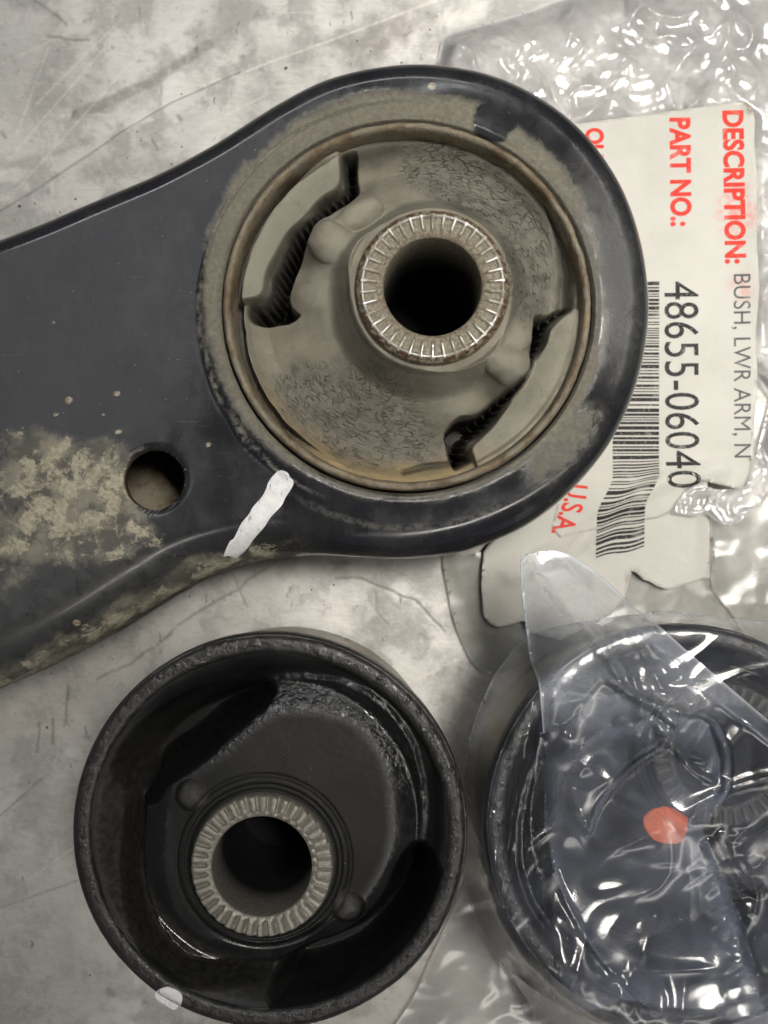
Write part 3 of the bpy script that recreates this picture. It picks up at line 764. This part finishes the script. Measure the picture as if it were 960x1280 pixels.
def bush_z(X, Y, S2=S2):
    r = np.hypot(X, Y); a = np.arctan2(Y, X)
    # inside bowl
    z = 37.2 + 7.2 * sstep(25.5, 34.0, r)
    z = z + .3 * fbm(X, Y, 14, 2, 77)
    sd = sdf(X, Y, PLAT)
    n = fbm(X, Y, 3, 3, 14)
    pl = 42.4 - .003 * (r * r) + .25 * fbm(X, Y, 12, 2, 15)
    edge = np.maximum(-sd, 0)
    shoulder = pl - .34 * edge * edge / (edge + .8) - .5 * np.maximum(edge - 4.2, 0) ** 1.5
    z = smax(z, shoulder, .9)
    # cut between hub and wall, open at lower left, closing to a valley at upper right
    ll = sstep(.5, .9, np.cos(a - 3.75))
    ur = sstep(.3, .9, np.cos(a - .75))
    cd = np.abs(edge - 6.4 + .25 * n - 1.2 * ur)
    z = z - (8.0 * ll + 2.2 * ur) * sstep(2.3 + .2 * n, .3, cd) * (sd < 0)
    for s in (ULS, LRS):
        q = sdf(X, Y, s)
        z = z - (z - 22.0) * sstep(-1.2, 5.0, q) * (q > -1.2)
    for (u, v, rad, top) in [(241, 993, 3.3, 43.3), (434, 1132, 3.3, 43.0), (512, 1058, 3.0, 34)]:
        p = Q([(u, v)], 41)[0]; q = np.hypot(X - p[0], Y - p[1]) / rad
        zl = top - rad * (1 - np.sqrt(np.maximum(1 - np.minimum(q, 1) ** 2, 0))) - np.maximum(q - 1, 0) * rad * 3
        z = smax(z, zl, .9)
    rho = np.hypot(X - S2[0], Y - S2[1])
    z = np.where(rho < 17, z * sstep(13.2, 17, rho) + 42.4 * (1 - sstep(13.2, 17, rho)), z) - .7 * sstep(.8, .2, np.abs(rho - 14.6)) - .35 * sstep(.6, .1, np.abs(rho - 16.6))
    # rim
    q = (r - 35.1) / 1.8
    rim = 45.0 - .9 * np.abs(q) ** 3 + .10 * fbm(X, Y, 2.6, 3, 6) + .18 * sstep(.25, .6, fbm(X, Y, 1.8, 2, 7)) * sstep(1.9, 1.2, np.abs(a - .9))
    z = np.where(r > 33.25, np.maximum(z, rim), z)
    return z

def make_bush(name, label, group, S2=S2, steel=None):
    root = thing(name, (0, 0, 0), label, 'bushing', group)
    NA, NR = 900, 210
    th = np.linspace(0, 2 * np.pi, NA, endpoint=False)
    rr = np.concatenate([np.linspace(6, 33.0, NR - 40), np.linspace(33.1, 36.9, 40)])
    R_, T_ = np.meshgrid(rr, th, indexing='ij')
    mixr = np.clip((32 - R_) / 26, 0, 1)
    X = R_ * np.cos(T_) + S2[0] * mixr; Y = R_ * np.sin(T_) + S2[1] * mixr
    Z = bush_z(X, Y, S2)
    X = X * 1.0; Y = Y * 1.0
    ext = []
    for (ro, zo) in [(37.1, 43.2), (37.15, 42), (37.1, 39.5), (36.6, 38.6), (35, 38.4), (33.6, 38.4)]:
        ext.append(np.stack([ro * np.cos(th), ro * np.sin(th), np.full(NA, zo)], -1))
    V = np.concatenate([np.stack([X, Y, Z], -1), np.array(ext)])
    x, y = V[..., 0].ravel(), V[..., 1].ravel(); zz = V[..., 2].ravel()
    F = grid_faces(V.shape[0], NA, True)
    rho = np.hypot(x - S2[0], y - S2[1])
    F = F[(rho[F] > 12.4).all(1)]
    r = np.hypot(x, y); a = np.arctan2(y, x)
    sd = sdf(x, y, PLAT)
    sh = sstep(2.0, -1.6, sd) * sstep(-6.5, -3, sd)
    lump = np.maximum(sstep(33.2, 33.8, r) * .22, sh * sstep(.3, .9, np.sin(a + .2)) * .8) + .08
    shine = np.maximum(sh * 1.25, sstep(33, 34, r) * .65) + .6 * sstep(26, 30, r) * sstep(33.4, 32, r)
    film_sheen = sstep(-2.5, 2.5, sd) * .10 + .42 * sstep(33.4, 34, r) + .6 * sstep(25, 28, r) * sstep(33.3, 32.8, r) * sstep(.2, .8, np.cos(a - 3.6))  # grey film; on rim and left wall it paints in a lit sheen
    for (u, v) in [(241, 993), (434, 1132)]:
        p = Q([(u, v)], 42)[0]; film_sheen = np.maximum(film_sheen, .9 * sstep(3.4, 1.5, np.hypot(x - p[0], y - p[1])))
    mesh_obj('rubber', V.reshape(-1, 3), F, M_BLACK, root, attrs={'lump': lump, 'shine': shine, 'film_sheen': film_sheen}, world_coords=False)
    o = lathe('outer_sleeve', [(32.5, .4), (34.0, .4), (34.0, 10), (34.0, 20), (34.0, 30), (34.0, 39)], M_TAN, root, seg=300, world_coords=False, rmod=lambda R, T, Z: np.where(R > 33.5, -.28 * sstep(.016, .004, np.abs(T - 1.20)) - .28 * sstep(.016, .004, np.abs(T - 1.27)), 0))
    NT_ = 38
    prof = [(.05, .3), (9.2, .3), (9.3, .5), (9.3, 30), (9.35, 44.2), (9.5, 44.7), (10.3, 44.8)] + [(10.4 + i * .16, 44.8) for i in range(0, 17)] + [(13.15, 44.6), (13.35, 44.0), (13.4, 43), (13.6, 40), (13.6, 36)]  # foot closed by an added cap that keeps the hole dark
    seg = NT_ * 14
    def zm(R, T, Z):
        ph = (T * NT_ / (2 * np.pi)) % 1.0
        saw = sstep(.0, .12, ph) * sstep(1.0, .42, ph)
        f = sstep(10.2, 10.6, R) * (Z > 43.5)
        return f * (saw * .95 - .75) * sstep(14.2, 12.6, R)
    PR = np.array(prof); ZZ = np.repeat(PR[:, 1:2], seg, 1); RR = np.repeat(PR[:, 0:1], seg, 1)
    lathe('inner_sleeve', prof, steel or M_SN, root, tuple(S2), seg, zmod=zm, world_coords=False, attrs={'bore_shade': ((RR < 9.4) & (ZZ < 43)).astype(float)})
    return root

def place_loose_bush():
    b = make_bush('bushing', 'new black rubber bushing with white paint dab on its rim, lying loose on the bench', 'new rubber bushings')
    b.location = (C2[0] * MM, C2[1] * MM, 0)
    # white dab wraps over the rim
    dab = catmull(Q([(193, 1244), (199, 1236), (209, 1232), (219, 1235), (228, 1242), (227, 1254), (218, 1264), (205, 1258), (195, 1251)], 44.5), 4, True)
    sheet('paint_mark', dab, .16, lambda x, y: np.where(np.hypot(x, y) > 36.85, 43.8, bush_z(x, y)) + .14 + .06 * fbm(x, y, 1.5, 2, 4), M_WHITE, b, thick=.3, world_coords=False)
    return b
bush2 = place_loose_bush()

def place_bagged_bush():
    S3 = S2 * 2.2
    r = make_bush('bushing', 'new black rubber bushing with orange paint dot, wrapped inside the clear plastic bag', 'new rubber bushings', S3, M_DIM)
    tilt = Matrix.Rotation(math.radians(4), 4, Vector((-.88, .47, 0)).normalized())
    rot = tilt @ Matrix.Rotation(math.radians(163), 4, 'Z')
    # rim centre should stand where the photograph shows it
    rc = np.array(rot @ Vector((0, 0, ZB)))
    lift = 34 * math.sin(math.radians(4)) + .3
    zc = rc[2] + lift
    w = P(858, 1032, zc)
    r.matrix_world = Matrix.Translation(Vector((w[0] - rc[0], w[1] - rc[1], lift)) * MM) @ rot
    Mw = Matrix.Translation(Vector((w[0] - rc[0], w[1] - rc[1], lift))) @ rot
    Mi = Mw.inverted()
    z = 45.0
    for _ in range(12):
        q = P(833, 1031, z); l = Mi @ Vector((q[0], q[1], z))
        zl = float(bush_z(np.array([l.x]), np.array([l.y]), S3)[0]); z = (Mw @ Vector((l.x, l.y, zl))).z
    t = np.linspace(0, 2 * np.pi, 60, endpoint=False)
    pts = np.stack([l.x + 4.2 * np.cos(t) * (1 + .08 * np.cos(3 * t)), l.y + 3.6 * np.sin(t) * (1 + .08 * np.sin(2 * t + 1))], -1)
    sheet('paint_mark', pts, .3, lambda x, y: bush_z(x, y, S3) + .2 + .12 * fbm(x, y, 2, 3, 8), M_ORANGE, r, thick=.4, world_coords=False)
    return r, Mw
bush3, BM3 = place_bagged_bush()

# ------------------------------------------------------------------ torn labelled bag
M_FILM_CR = mat_film('crinkled_clear_film', (.34, .56), (.68, .67, .68), .17, 1.2)
M_FILM_GR = mat_film('grey_frosted_film', (.40, .60), (.50, .50, .45), .24, .8)
M_FILM_BAG = mat_film('clear_bag_film', (.015, .065), (.66, .74, .96), .14, .75)
M_FILM_VEIL = mat_film('cloudy_pleated_film', (.15, .30), (.84, .89, .98), .15, .75)
M_FILM_MILK = mat_film('milky_bag_film', (.35, .55), (.74, .73, .71), .16, 1.1)

def edge_of(poly, w=.7):
    return lambda x, y: sstep(w, 0, seg_dist(x, y, poly, True)[0])

def creases(x, y, box, n, seed, length, h, w):
    rng = np.random.RandomState(seed); s = np.zeros_like(x)
    for _ in range(n):
        cx, cy = rng.uniform(box[0], box[2]), rng.uniform(box[1], box[3]); a = rng.uniform(0, np.pi); L = rng.uniform(*length); hh = rng.uniform(*h) * rng.choice([1, 1, -.7]); ww = rng.uniform(*w)
        m = (np.abs(x - cx) < L * .6 + ww) & (np.abs(y - cy) < L * .6 + ww)
        if not m.any(): continue
        dx, dy = x[m] - cx, y[m] - cy; u = dx * np.cos(a) + dy * np.sin(a); v = -dx * np.sin(a) + dy * np.cos(a) + .10 * L * np.sin(u / L * rng.uniform(1, 4))
        lop = np.where(v > 0, 1.0, rng.uniform(1.2, 3.0))
        s[m] += hh * np.clip(1 - np.abs(v) * lop / ww, 0, 1) * np.clip(1 - (np.abs(u) / (L * .5)) ** 2, 0, 1)
    return s

def crests(x, y, size, seed, k=5.0):
    wx = x + size * .6 * perlin(x / size * .7, y / size * .7, seed + 1); wy = y + size * .6 * perlin(x / size * .7, y / size * .7, seed + 2)
    m = sstep(-.25, .25, perlin(x / size * .6, y / size * .6, seed + 3))
    return np.clip(1 - k * np.abs(perlin(wx / size, wy / size, seed)), 0, 1) ** 1.5 * m

def label_z(x, y):
    z = 5.0 + .35 * fbm(x, y, 40, 2, 71) + .12 * fbm(x, y, 12, 2, 72)
    # curls up along the torn right edge, sinks to the fold at its foot
    z = z + 1.0 * sstep(78, 86, x) - 1.2 * sstep(6, -6, y)
    d, _, _ = seg_dist(x, y, PP([(700, 700), (760, 640), (830, 600), (900, 585)], 4)); z = z + 1.1 * sstep(3.6, 0, d)
    d, _, _ = seg_dist(x, y, PP([(640, 720), (690, 690), (740, 720)], 3)); z = z + 1.1 * sstep(3.5, 0, d)
    return z

def build_torn_bag():
    root = thing('torn_plastic_bag', (*P(800, 400, 0), 0), 'torn crinkled clear bag with white parts label, partly under the round arm end', 'plastic bag')
    back = catmull(PP([(556, 690), (560, 740), (572, 790), (598, 836), (640, 838), (720, 800), (790, 790), (850, 850), (872, 866), (905, 866), (935, 856), (965, 848), (1010, 838), (1010, 836), (962, 832), (935, 806), (915, 770), (890, 738), (886, 690), (884, 600), (760, 585), (690, 640), (600, 690)], .6), 4, True)
    sheet('back_film', back, .5, lambda x, y: .9 + .4 * (fbm(x, y, 14, 3, 5) + .6) + .5 * (ridged(x, y, 13, 2, 8) * .5 + .5), M_FILM_GR, root, attrs={'edge': edge_of(back)})
    front = PP([(532, 92), (548, 68), (556, 42), (600, 28), (650, 14), (700, -4), (760, -22), (860, -40), (1010, -40), (1010, 560), (962, 580), (950, 560), (948, 470), (700, 470), (702, 330), (690, 255), (660, 215), (600, 190), (560, 160), (535, 120)], 3)
    front = catmull(front, 3, True)
    lab_px = PP([(700, 165), (925, 138), (940, 150), (940, 600), (700, 600)], 4)
    def fz(x, y):
        big = ridged(x, y, 15, 1, 33); sm = ridged(x, y, 7.5, 2, 34); tiny = perlin(x / 2.4, y / 2.4, 35)
        e, _, _ = seg_dist(x, y, front, True)
        amp = sstep(0, 5, e)
        z = 1.6 + 1.2 * sstep(0, 9, e) + amp * (1.0 * crests(x, y, 11, 4, 4) + .5 * crests(x, y, 7, 14, 3.2) + .15 * crests(x, y, 4, 24, 2.6)) + amp * (.5 * big + .30 * sm * sstep(-.45, .25, perlin(x / 13, y / 13, 37)) + .10 * tiny * sstep(-.05, .4, perlin(x / 10, y / 10, 36)) + .9)
        under = sstep(-2.5, .5, sdf(x, y, lab_px))
        return z * (1 - under) + (2.2 + .3 * sm) * under
    sheet('front_film', front, .32, fz, M_FILM_CR, root, attrs={'edge': edge_of(front)})
    side = PP([(884, 640), (946, 632), (975, 600), (1010, 590), (1010, 842), (962, 836), (935, 808), (915, 772), (887, 736)], .6)
    sheet('side_film', side, .6, lambda x, y: 2.6 + .5 * ridged(x, y, 14, 2, 18) + .3 * fbm(x, y, 9, 2, 19), M_FILM_GR, root, attrs={'edge': edge_of(side)})
    # torn lip of the film at the foot of the label
    lip = PP([(842, 640), (850, 622), (868, 606), (884, 610), (905, 612), (928, 608), (940, 585), (946, 560), (958, 575), (955, 600), (950, 622), (940, 636), (930, 640), (922, 652), (908, 656), (892, 650), (880, 640), (868, 645), (855, 642)], 5)
    lip = catmull(lip, 3, True)
    sheet('torn_lip', lip, .3, lambda x, y: 5.0 + 1.5 * sstep(70, 82, x) + .8 * ridged(x, y, 5, 3, 4) * .6, M_FILM_CR, root, attrs={'edge': edge_of(lip)})
    # paper label: upper sheet and the folded foot
    lab = bpy.data.objects.new('paper_label', None); COL.objects.link(lab); lab.parent = root
    lab['label'] = 'white paper parts label with red and black print'
    foot = np.concatenate([PP([(722, 560), (880, 590), (884, 625), (886, 660), (888, 722), (862, 729), (835, 738), (822, 733), (812, 727), (803, 724), (795, 716), (789, 714), (786, 728), (780, 748), (760, 770), (700, 800), (660, 790), (655, 775), (640, 781), (622, 784), (610, 778), (604, 768), (601, 730), (604, 690), (640, 640), (690, 600)], 3)])
    def foot_z(x, y):
        return label_z(x, y) - .14 - 1.1 * sstep(55, 66, x) + .9 * sstep(69.5, 72.5, x) * sstep(-20, -2, y)
    def dirt(x, y):
        p = P(935, 133, 4); q = np.hypot(x - p[0], y - p[1]); p2 = P(792, 722, 3); q2 = np.hypot(x - p2[0], y - p2[1])
        return np.maximum(sstep(2.6, .6, q + fbm(x, y, 2, 3, 3)), .5 * sstep(3.0, 1.0, q2))
    def smudge(x, y):
        p = P(920, 265, 4); q = np.hypot((x - p[0]) / 5.5, (y - p[1]) / 7); p2 = P(925, 360, 4)
        return np.maximum(sstep(1.2, .3, q), .6 * sstep(4.5, 1, np.hypot(x - p2[0], y - p2[1])))
    sheet('label_foot', foot, .6, foot_z, M_PAPER, lab, thick=.12, attrs={'dirt': dirt, 'smudge': smudge})
    up = PP([(704, 157), (740, 152), (800, 144), (860, 136), (918, 127), (932, 128), (940, 136), (943, 150), (942, 180), (946, 230), (945, 300), (948, 360), (944, 420), (946, 470), (942, 530), (939, 575), (934, 606), (928, 613), (905, 607), (884, 602), (872, 600), (858, 612), (846, 628), (836, 642), (822, 648), (800, 650), (700, 672), (690, 660), (700, 620), (716, 580), (722, 500), (722, 400), (716, 300)], 5)
    sheet('label_sheet', up, .6, label_z, M_PAPER, lab, thick=.12, attrs={'dirt': dirt, 'smudge': smudge})
    top = lambda x, y: label_z(x, y) + .07
    R90 = -math.pi / 2
    def tb(x0, x1, y0, y1, z=5):
        a, b = P(x0, y0, z), P(x1, y1, z); return ((a + b) / 2, abs(b[1] - a[1]), abs(b[0] - a[0]))
    text_mesh('lettering', 'DESCRIPTION:', None, None, 5, R90 + .015, top, M_RED, lab, bold=.04, box=tb(904, 931, 138, 330))
    text_mesh('lettering', 'PART NO.:', None, None, 5, R90 + .01, top, M_RED, lab, bold=.04, box=tb(837, 864, 147, 283))
    text_mesh('lettering', 'QUANTITY:', None, None, 5, R90, top, M_RED, lab, bold=.04, box=tb(727, 755, 160, 292))
    text_mesh('lettering', '48655-06040', None, None, 5, R90 + .01, top, M_INK, lab, bold=0.0, box=tb(831, 874, 352, 610))
    text_mesh('lettering', 'BUSH, LWR ARM, N', None, None, 5, R90 + .005, top, M_INKG, lab, bold=0.0, box=tb(914, 938, 343, 572))
    def usa(x, y):
        s = sstep(4, -6, y); return x - 2.0 * s, y
    text_mesh('lettering', 'U.S.A.', None, None, 4.2, R90 - .12, lambda x, y: np.maximum(label_z(x, y), foot_z(x, y)) + .09, M_RED, lab, bold=.02, box=tb(703, 731, 606, 668, 4.2), wrinkle=usa)
    # barcode: bars across the reading direction, kinked at the fold
    rng = random.Random(5); V, F = [], []
    v = 352.0; k = 0
    while v < 690:
        t = rng.choice([1.4, 1.4, 2.0, 3.2, 4.6])
        def xr(vv):
            s = float(sstep(592, 640, vv)); return 766 - 20 * s, 824 - 17 * s
        n = 10
        for vv in (v, min(v + t, 691)):
            x0, x1 = xr(vv); sl = -14 * float(sstep(560, 640, vv))
            for i in range(n + 1):
                u = x0 + (x1 - x0) * i / n; p = P(u, vv + sl * (i / n - .5) + 1.5 * math.sin(i * .7 + vv * .05) * float(sstep(560, 620, vv)), 5)
                V.append((p[0], p[1], float(label_z(np.array([p[0]]), np.array([p[1]]))[0]) + .07))
        b = k * 2 * (n + 1)
        for i in range(n): F.append((b + i, b + n + 1 + i, b + n + 2 + i, b + i + 1))
        k += 1; v += t + rng.choice([1.5, 1.5, 2.2, 3.4])
    mesh_obj('barcode', V, np.array(F), M_INK, lab, smooth=False)
    return root
build_torn_bag()

# ------------------------------------------------------------------ clear bag over the third bush
def drape_field():
    st = .8
    xs = np.arange(8, 104, st); ys = np.arange(-128, 6, st)
    sup = np.full((len(ys), len(xs)), 1.0)
    # the bench things under the film
    X, Y = np.meshgrid(xs, ys)
    sup = np.maximum(sup, 1.0 + 6.8 * sstep(-34, -24, Y))
    Mn = np.array(BM3)
    for c in bush3.children:
        co = np.empty(len(c.data.vertices) * 3, np.float32); c.data.vertices.foreach_get('co', co)
        w = (co.reshape(-1, 3) / MM) @ Mn[:3, :3].T + Mn[:3, 3]
        i = np.round((w[:, 0] - xs[0]) / st).astype(int); j = np.round((w[:, 1] - ys[0]) / st).astype(int)
        ok = (i >= 0) & (i < len(xs)) & (j >= 0) & (j < len(ys))
        np.maximum.at(sup, (j[ok], i[ok]), w[ok, 2])
    for _ in range(2):
        s = sup.copy()
        for dx, dy in ((1, 0), (-1, 0), (0, 1), (0, -1)): s = np.maximum(s, np.roll(np.roll(sup, dx, 1), dy, 0) - .15)
        sup = s
    return xs, ys, sup
DX, DY, DSUP = drape_field()

def drape(poly, edge_z, gap, iters=700, sag=.002):
    X, Y = np.meshgrid(DX, DY)
    ins = inside(X, Y, poly)
    z = np.maximum(DSUP + gap, 5.0); ez = edge_z(X, Y)
    sup = DSUP + gap
    for _ in range(iters):
        a = .25 * (np.roll(z, 1, 0) + np.roll(z, -1, 0) + np.roll(z, 1, 1) + np.roll(z, -1, 1)) - sag
        z = np.where(ins, np.maximum(a, sup), np.maximum(ez, sup * 0))
    for _ in range(4):
        z = .5 * z + .125 * (np.roll(z, 1, 0) + np.roll(z, -1, 0) + np.roll(z, 1, 1) + np.roll(z, -1, 1))
    return z + .35

def sampler(Z):
    st = DX[1] - DX[0]
    def f(x, y):
        i = np.clip((x - DX[0]) / st, 0, len(DX) - 1.001); j = np.clip((y - DY[0]) / st, 0, len(DY) - 1.001)
        i0 = i.astype(int); j0 = j.astype(int); fx = i - i0; fy = j - j0
        return (Z[j0, i0] * (1 - fx) + Z[j0, i0 + 1] * fx) * (1 - fy) + (Z[j0 + 1, i0] * (1 - fx) + Z[j0 + 1, i0 + 1] * fx) * fy
    return f

def ridge(x, y, pts, z, h, w):
    d, _, _ = seg_dist(x, y, catmull(PP(pts, z), 5)); t = np.clip(1 - d / w, 0, 1)
    return h * t ** 1.6

def build_clear_bag():
    root = thing('clear_plastic_bag', (*P(800, 1050, 0), 0), 'clear creased plastic bag wrapped round the bushing with the orange dot', 'plastic bag')
    # outer layer: wide skirt
    outer = catmull(PP([(650, 782), (628, 805), (606, 848), (590, 890), (578, 935), (574, 1000), (578, 1090), (596, 1160), (622, 1215), (648, 1255), (680, 1310), (800, 1330), (1020, 1330), (1020, 770), (960, 768), (880, 762), (800, 752), (720, 762)], 12), 4, True)
    sf = sampler(drape(outer, lambda X, Y: 2.0 + 26 * sstep(-50, -22, Y), .5))
    def oz(x, y):
        z = sf(x, y)
        s = ridge(x, y, [(625, 880), (618, 960), (606, 1030), (605, 1090), (625, 1170), (660, 1240)], 15, 1.4, 2.4) + ridge(x, y, [(640, 840), (630, 930), (622, 1000), (612, 1060)], 15, 1.0, 2.0) + ridge(x, y, [(590, 960), (596, 1040), (600, 1120), (640, 1220)], 10, .9, 1.6)
        return z + s + .3 * ridged(x, y, 16, 1, 51) + .2 * fbm(x, y, 12, 2, 52) + .5 * crests(x, y, 22, 69, 8) + .2 * crests(x, y, 12, 79, 5)
    sheet('outer_film', outer, .45, oz, M_FILM_BAG, root, attrs={'edge': edge_of(outer)})
    # inner layer drawn tight over the bush, ending in a pointed flap on the label
    inner = catmull(PP([(649, 700), (655, 694), (672, 689), (700, 690), (730, 704), (765, 733), (800, 768), (850, 812), (900, 855), (960, 906), (1020, 950), (1020, 1330), (760, 1330), (700, 1260), (672, 1180), (668, 1080), (672, 1000), (668, 920), (660, 830), (653, 760)], 34), 4, True)
    si = sampler(drape(inner, lambda X, Y: 34.0 + 4 * sstep(-15, -45, Y), 1.0))
    def iz(x, y):
        z = si(x, y)
        s = 0
        for pts, zz, h, w in [
            ([(655, 715), (680, 738), (700, 765), (725, 800), (745, 835), (770, 850), (800, 872)], 20, 1.5, 1.5),
            ([(730, 775), (752, 815), (762, 860)], 20, 1.0, 1.3),
            ([(672, 955), (690, 945), (720, 925)], 40, 1.0, .9),
            ([(832, 905), (828, 930), (800, 950), (765, 985), (748, 1010), (738, 1040)], 48, 1.1, 1.0),
            ([(760, 850), (790, 868), (840, 885), (885, 895), (900, 920), (908, 950), (905, 985), (890, 1010)], 48, 1.3, 1.1),
            ([(820, 905), (850, 940), (880, 950)], 50, .8, 1.0), ([(845, 935), (870, 965), (895, 980)], 50, .7, .9),
            ([(676, 1000), (684, 1060), (700, 1110), (730, 1160), (765, 1200), (800, 1232)], 40, 1.0, .8),
            ([(715, 990), (722, 1020), (735, 1040)], 46, .7, .8),
            ([(870, 1040), (890, 1080), (900, 1110), (912, 1140), (920, 1180)], 40, 1.2, 1.5),
            ([(885, 1030), (905, 1075), (930, 1100)], 40, .8, 1.2), ([(905, 1150), (925, 1200), (940, 1230)], 36, .9, 1.2),
            ([(740, 1220), (790, 1235), (860, 1245), (920, 1275)], 25, 1.3, 1.2), ([(700, 1245), (740, 1235), (790, 1250)], 20, 1.0, 1.0),
            ([(690, 700), (740, 760), (780, 830)], 15, .7, 1.1), ([(720, 720), (790, 800), (900, 890)], 15, .6, 1.4)]:
            s = s + ridge(x, y, pts, zz, h, w)
        p = P(812, 890, 45); q = np.hypot(x - p[0], y - p[1]); an = np.arctan2(y - p[1], x - p[0])
        s = s + .7 * np.abs(np.sin(an * 4.5 + .8 * np.sin(an * 3))) * sstep(6.5, 1.5, q) * sstep(0, 1.2, q)
        p = P(900, 1110, 40); act = sstep(11, 2, np.hypot((x - p[0]) * 1.4, (y - p[1]) * .55))
        s = s + act * .7 * ridged(x, y, 5.0, 1, 61)
        p = P(800, 850, 30); act = sstep(13, 3, np.hypot(x - p[0], (y - p[1]) * 1.6))
        s = s + act * .5 * ridged(x, y, 6.0, 1, 62)
        return z + s + .30 * ridged(x, y, 17, 1, 63) + .20 * fbm(x, y, 12, 2, 64) + .5 * crests(x, y, 24, 9, 9) + .2 * crests(x, y, 14, 29, 6)
    def veil(x, y):
        v = np.zeros_like(x)
        # the film lies double on one side of each fold line
        for pts, zz, side, amt, fade in [
            ([(640, 870), (672, 960), (676, 1010), (690, 1080), (720, 1150), (765, 1200), (800, 1232)], 42, 1, .55, 4.0),
            ([(676, 962), (720, 930), (790, 905), (828, 925), (800, 950), (765, 985), (742, 1035)], 46, -1, .60, 5.0),
            ([(745, 865), (790, 870), (840, 885), (885, 897), (903, 920), (909, 950), (905, 985), (888, 1012)], 46, -1, .75, 6.0),
            ([(715, 985), (724, 1020), (738, 1042)], 46, 1, .5, 3.5),
            ([(868, 1035), (888, 1080), (902, 1120), (915, 1160), (930, 1220), (945, 1270)], 40, -1, .85, 9.0),
            ([(700, 1235), (760, 1215), (830, 1225), (900, 1240), (960, 1250)], 38, 1, .65, 6.0),
            ([(760, 770), (850, 850), (950, 930), (1010, 975)], 30, 1, .6, 5.0)]:
            c = catmull(PP(pts, zz), 5); d, bx, by = seg_dist(x, y, c)
            i = np.argmin((x[:, None] - c[None, ::3, 0]) ** 2 + (y[:, None] - c[None, ::3, 1]) ** 2, 1) * 3
            i = np.clip(i, 0, len(c) - 2); t = c[i + 1] - c[i]
            cr = t[:, 0] * (y - c[i, 1]) - t[:, 1] * (x - c[i, 0])
            v = np.maximum(v, amt * np.exp(-d / fade) * sstep(-.25, .25, cr * side / np.hypot(t[:, 0], t[:, 1])))
        v = v * (.7 + .8 * fbm(x, y, 6, 4, 6))
        return np.clip(np.maximum(v, edge_of(inner)(x, y)), 0, 1)
    sheet('inner_film', inner, .38, iz, M_FILM_BAG, root, attrs={'edge': veil})
    for k, (pl, up) in enumerate([
        ([(651, 703), (672, 691), (700, 692), (740, 712), (800, 770), (870, 832), (960, 908), (1010, 950), (1010, 1020), (930, 990), (850, 960), (780, 975), (720, 1000), (684, 985), (671, 950), (662, 840), (655, 770)], 1.0),
        ]):
        pp = catmull(PP(pl, 35), 2, True)
        sheet('flap', pp, .38, lambda x, y, k=k, up=up: np.maximum(iz(x, y), oz(x, y)) + up + .45 * crests(x, y, 18, 89, 8) + .10 * crests(x, y, 9, 99, 4), M_FILM_VEIL, root, attrs={'edge': lambda x, y: np.where(y > P(0, 905, 40)[1], sstep(.5, 0, seg_dist(x, y, pp, True)[0]), 0) - 1.0 * sstep(P(0, 850, 40)[1], P(0, 935, 40)[1], y + 3 * fbm(x, y, 9, 3, 3))})
    # gathered fold along the foot of the bag
    fold = catmull(PP([(628, 1212), (660, 1222), (700, 1226), (745, 1240), (800, 1245), (860, 1250), (905, 1268), (935, 1300), (930, 1330), (700, 1330), (668, 1270)], 14), 4, True)
    fs = sampler(drape(fold, lambda X, Y: np.full_like(X, 6.0), 2.2))
    sheet('gathered_fold', fold, .45, lambda x, y: np.maximum(fs(x, y), sf(x, y) + 1.2) + .5 * ridged(x, y, 9, 2, 91) + .6, M_FILM_MILK, root, attrs={'edge': edge_of(fold)})
    # loose film spread on the bench below
    loose = catmull(PP([(520, 1240), (560, 1150), (590, 1090), (604, 1080), (640, 1190), (700, 1290), (700, 1340), (480, 1340)], 1), 4, True)
    sheet('loose_skirt', loose, .6, lambda x, y: .8 + .35 * (ridged(x, y, 14, 2, 71) + .6) + 0 * x, M_FILM_MILK, root, attrs={'edge': edge_of(loose)})
    return root
build_clear_bag()

# ------------------------------------------------------------------ grit fallen from the dirty arm
def build_crumbs():
    rng = np.random.RandomState(3); V, F = [], []
    base = np.array([(0, 0, 1), (1, 0, 0), (0, 1, 0), (-1, 0, 0), (0, -1, 0), (0, 0, -.4)], float)
    tri = [(0, 1, 2), (0, 2, 3), (0, 3, 4), (0, 4, 1), (5, 2, 1), (5, 3, 2), (5, 4, 3), (5, 1, 4)]
    spots = [P(rng.uniform(0, 600), rng.uniform(0, 1280), 0) for _ in range(45)] + [P(u, v, 0) + rng.normal(0, 6, 2) for u, v in [(60, 880), (160, 820), (260, 760), (420, 740), (200, 200), (60, 270), (480, 60)] for _ in range(9)]
    for c in spots:
        if arm_sd(np.array([c[0]]), np.array([c[1]]))[0] > -1 and rng.rand() < .9: continue
        if np.hypot(*(c - C2)) < 36: continue
        r = rng.uniform(.10, .34) * (1.6 if rng.rand() < .08 else 1)
        b = base * r * rng.uniform(.6, 1.3, (6, 3)); a = rng.uniform(0, 6.28); R2 = np.array([[math.cos(a), -math.sin(a)], [math.sin(a), math.cos(a)]])
        b[:, :2] = b[:, :2] @ R2.T; b += [c[0], c[1], .10 + r * .3]
        k = len(V) * 6; V.append(b); F += [[k + i for i in t] for t in tri]
    o = mesh_obj('dirt_crumbs', np.concatenate(V), np.array(F), M_RUST, smooth=False)
    o['kind'] = 'stuff'; o['label'] = 'fine dirt crumbs scattered over the bench'; o['category'] = 'dirt'
build_crumbs()
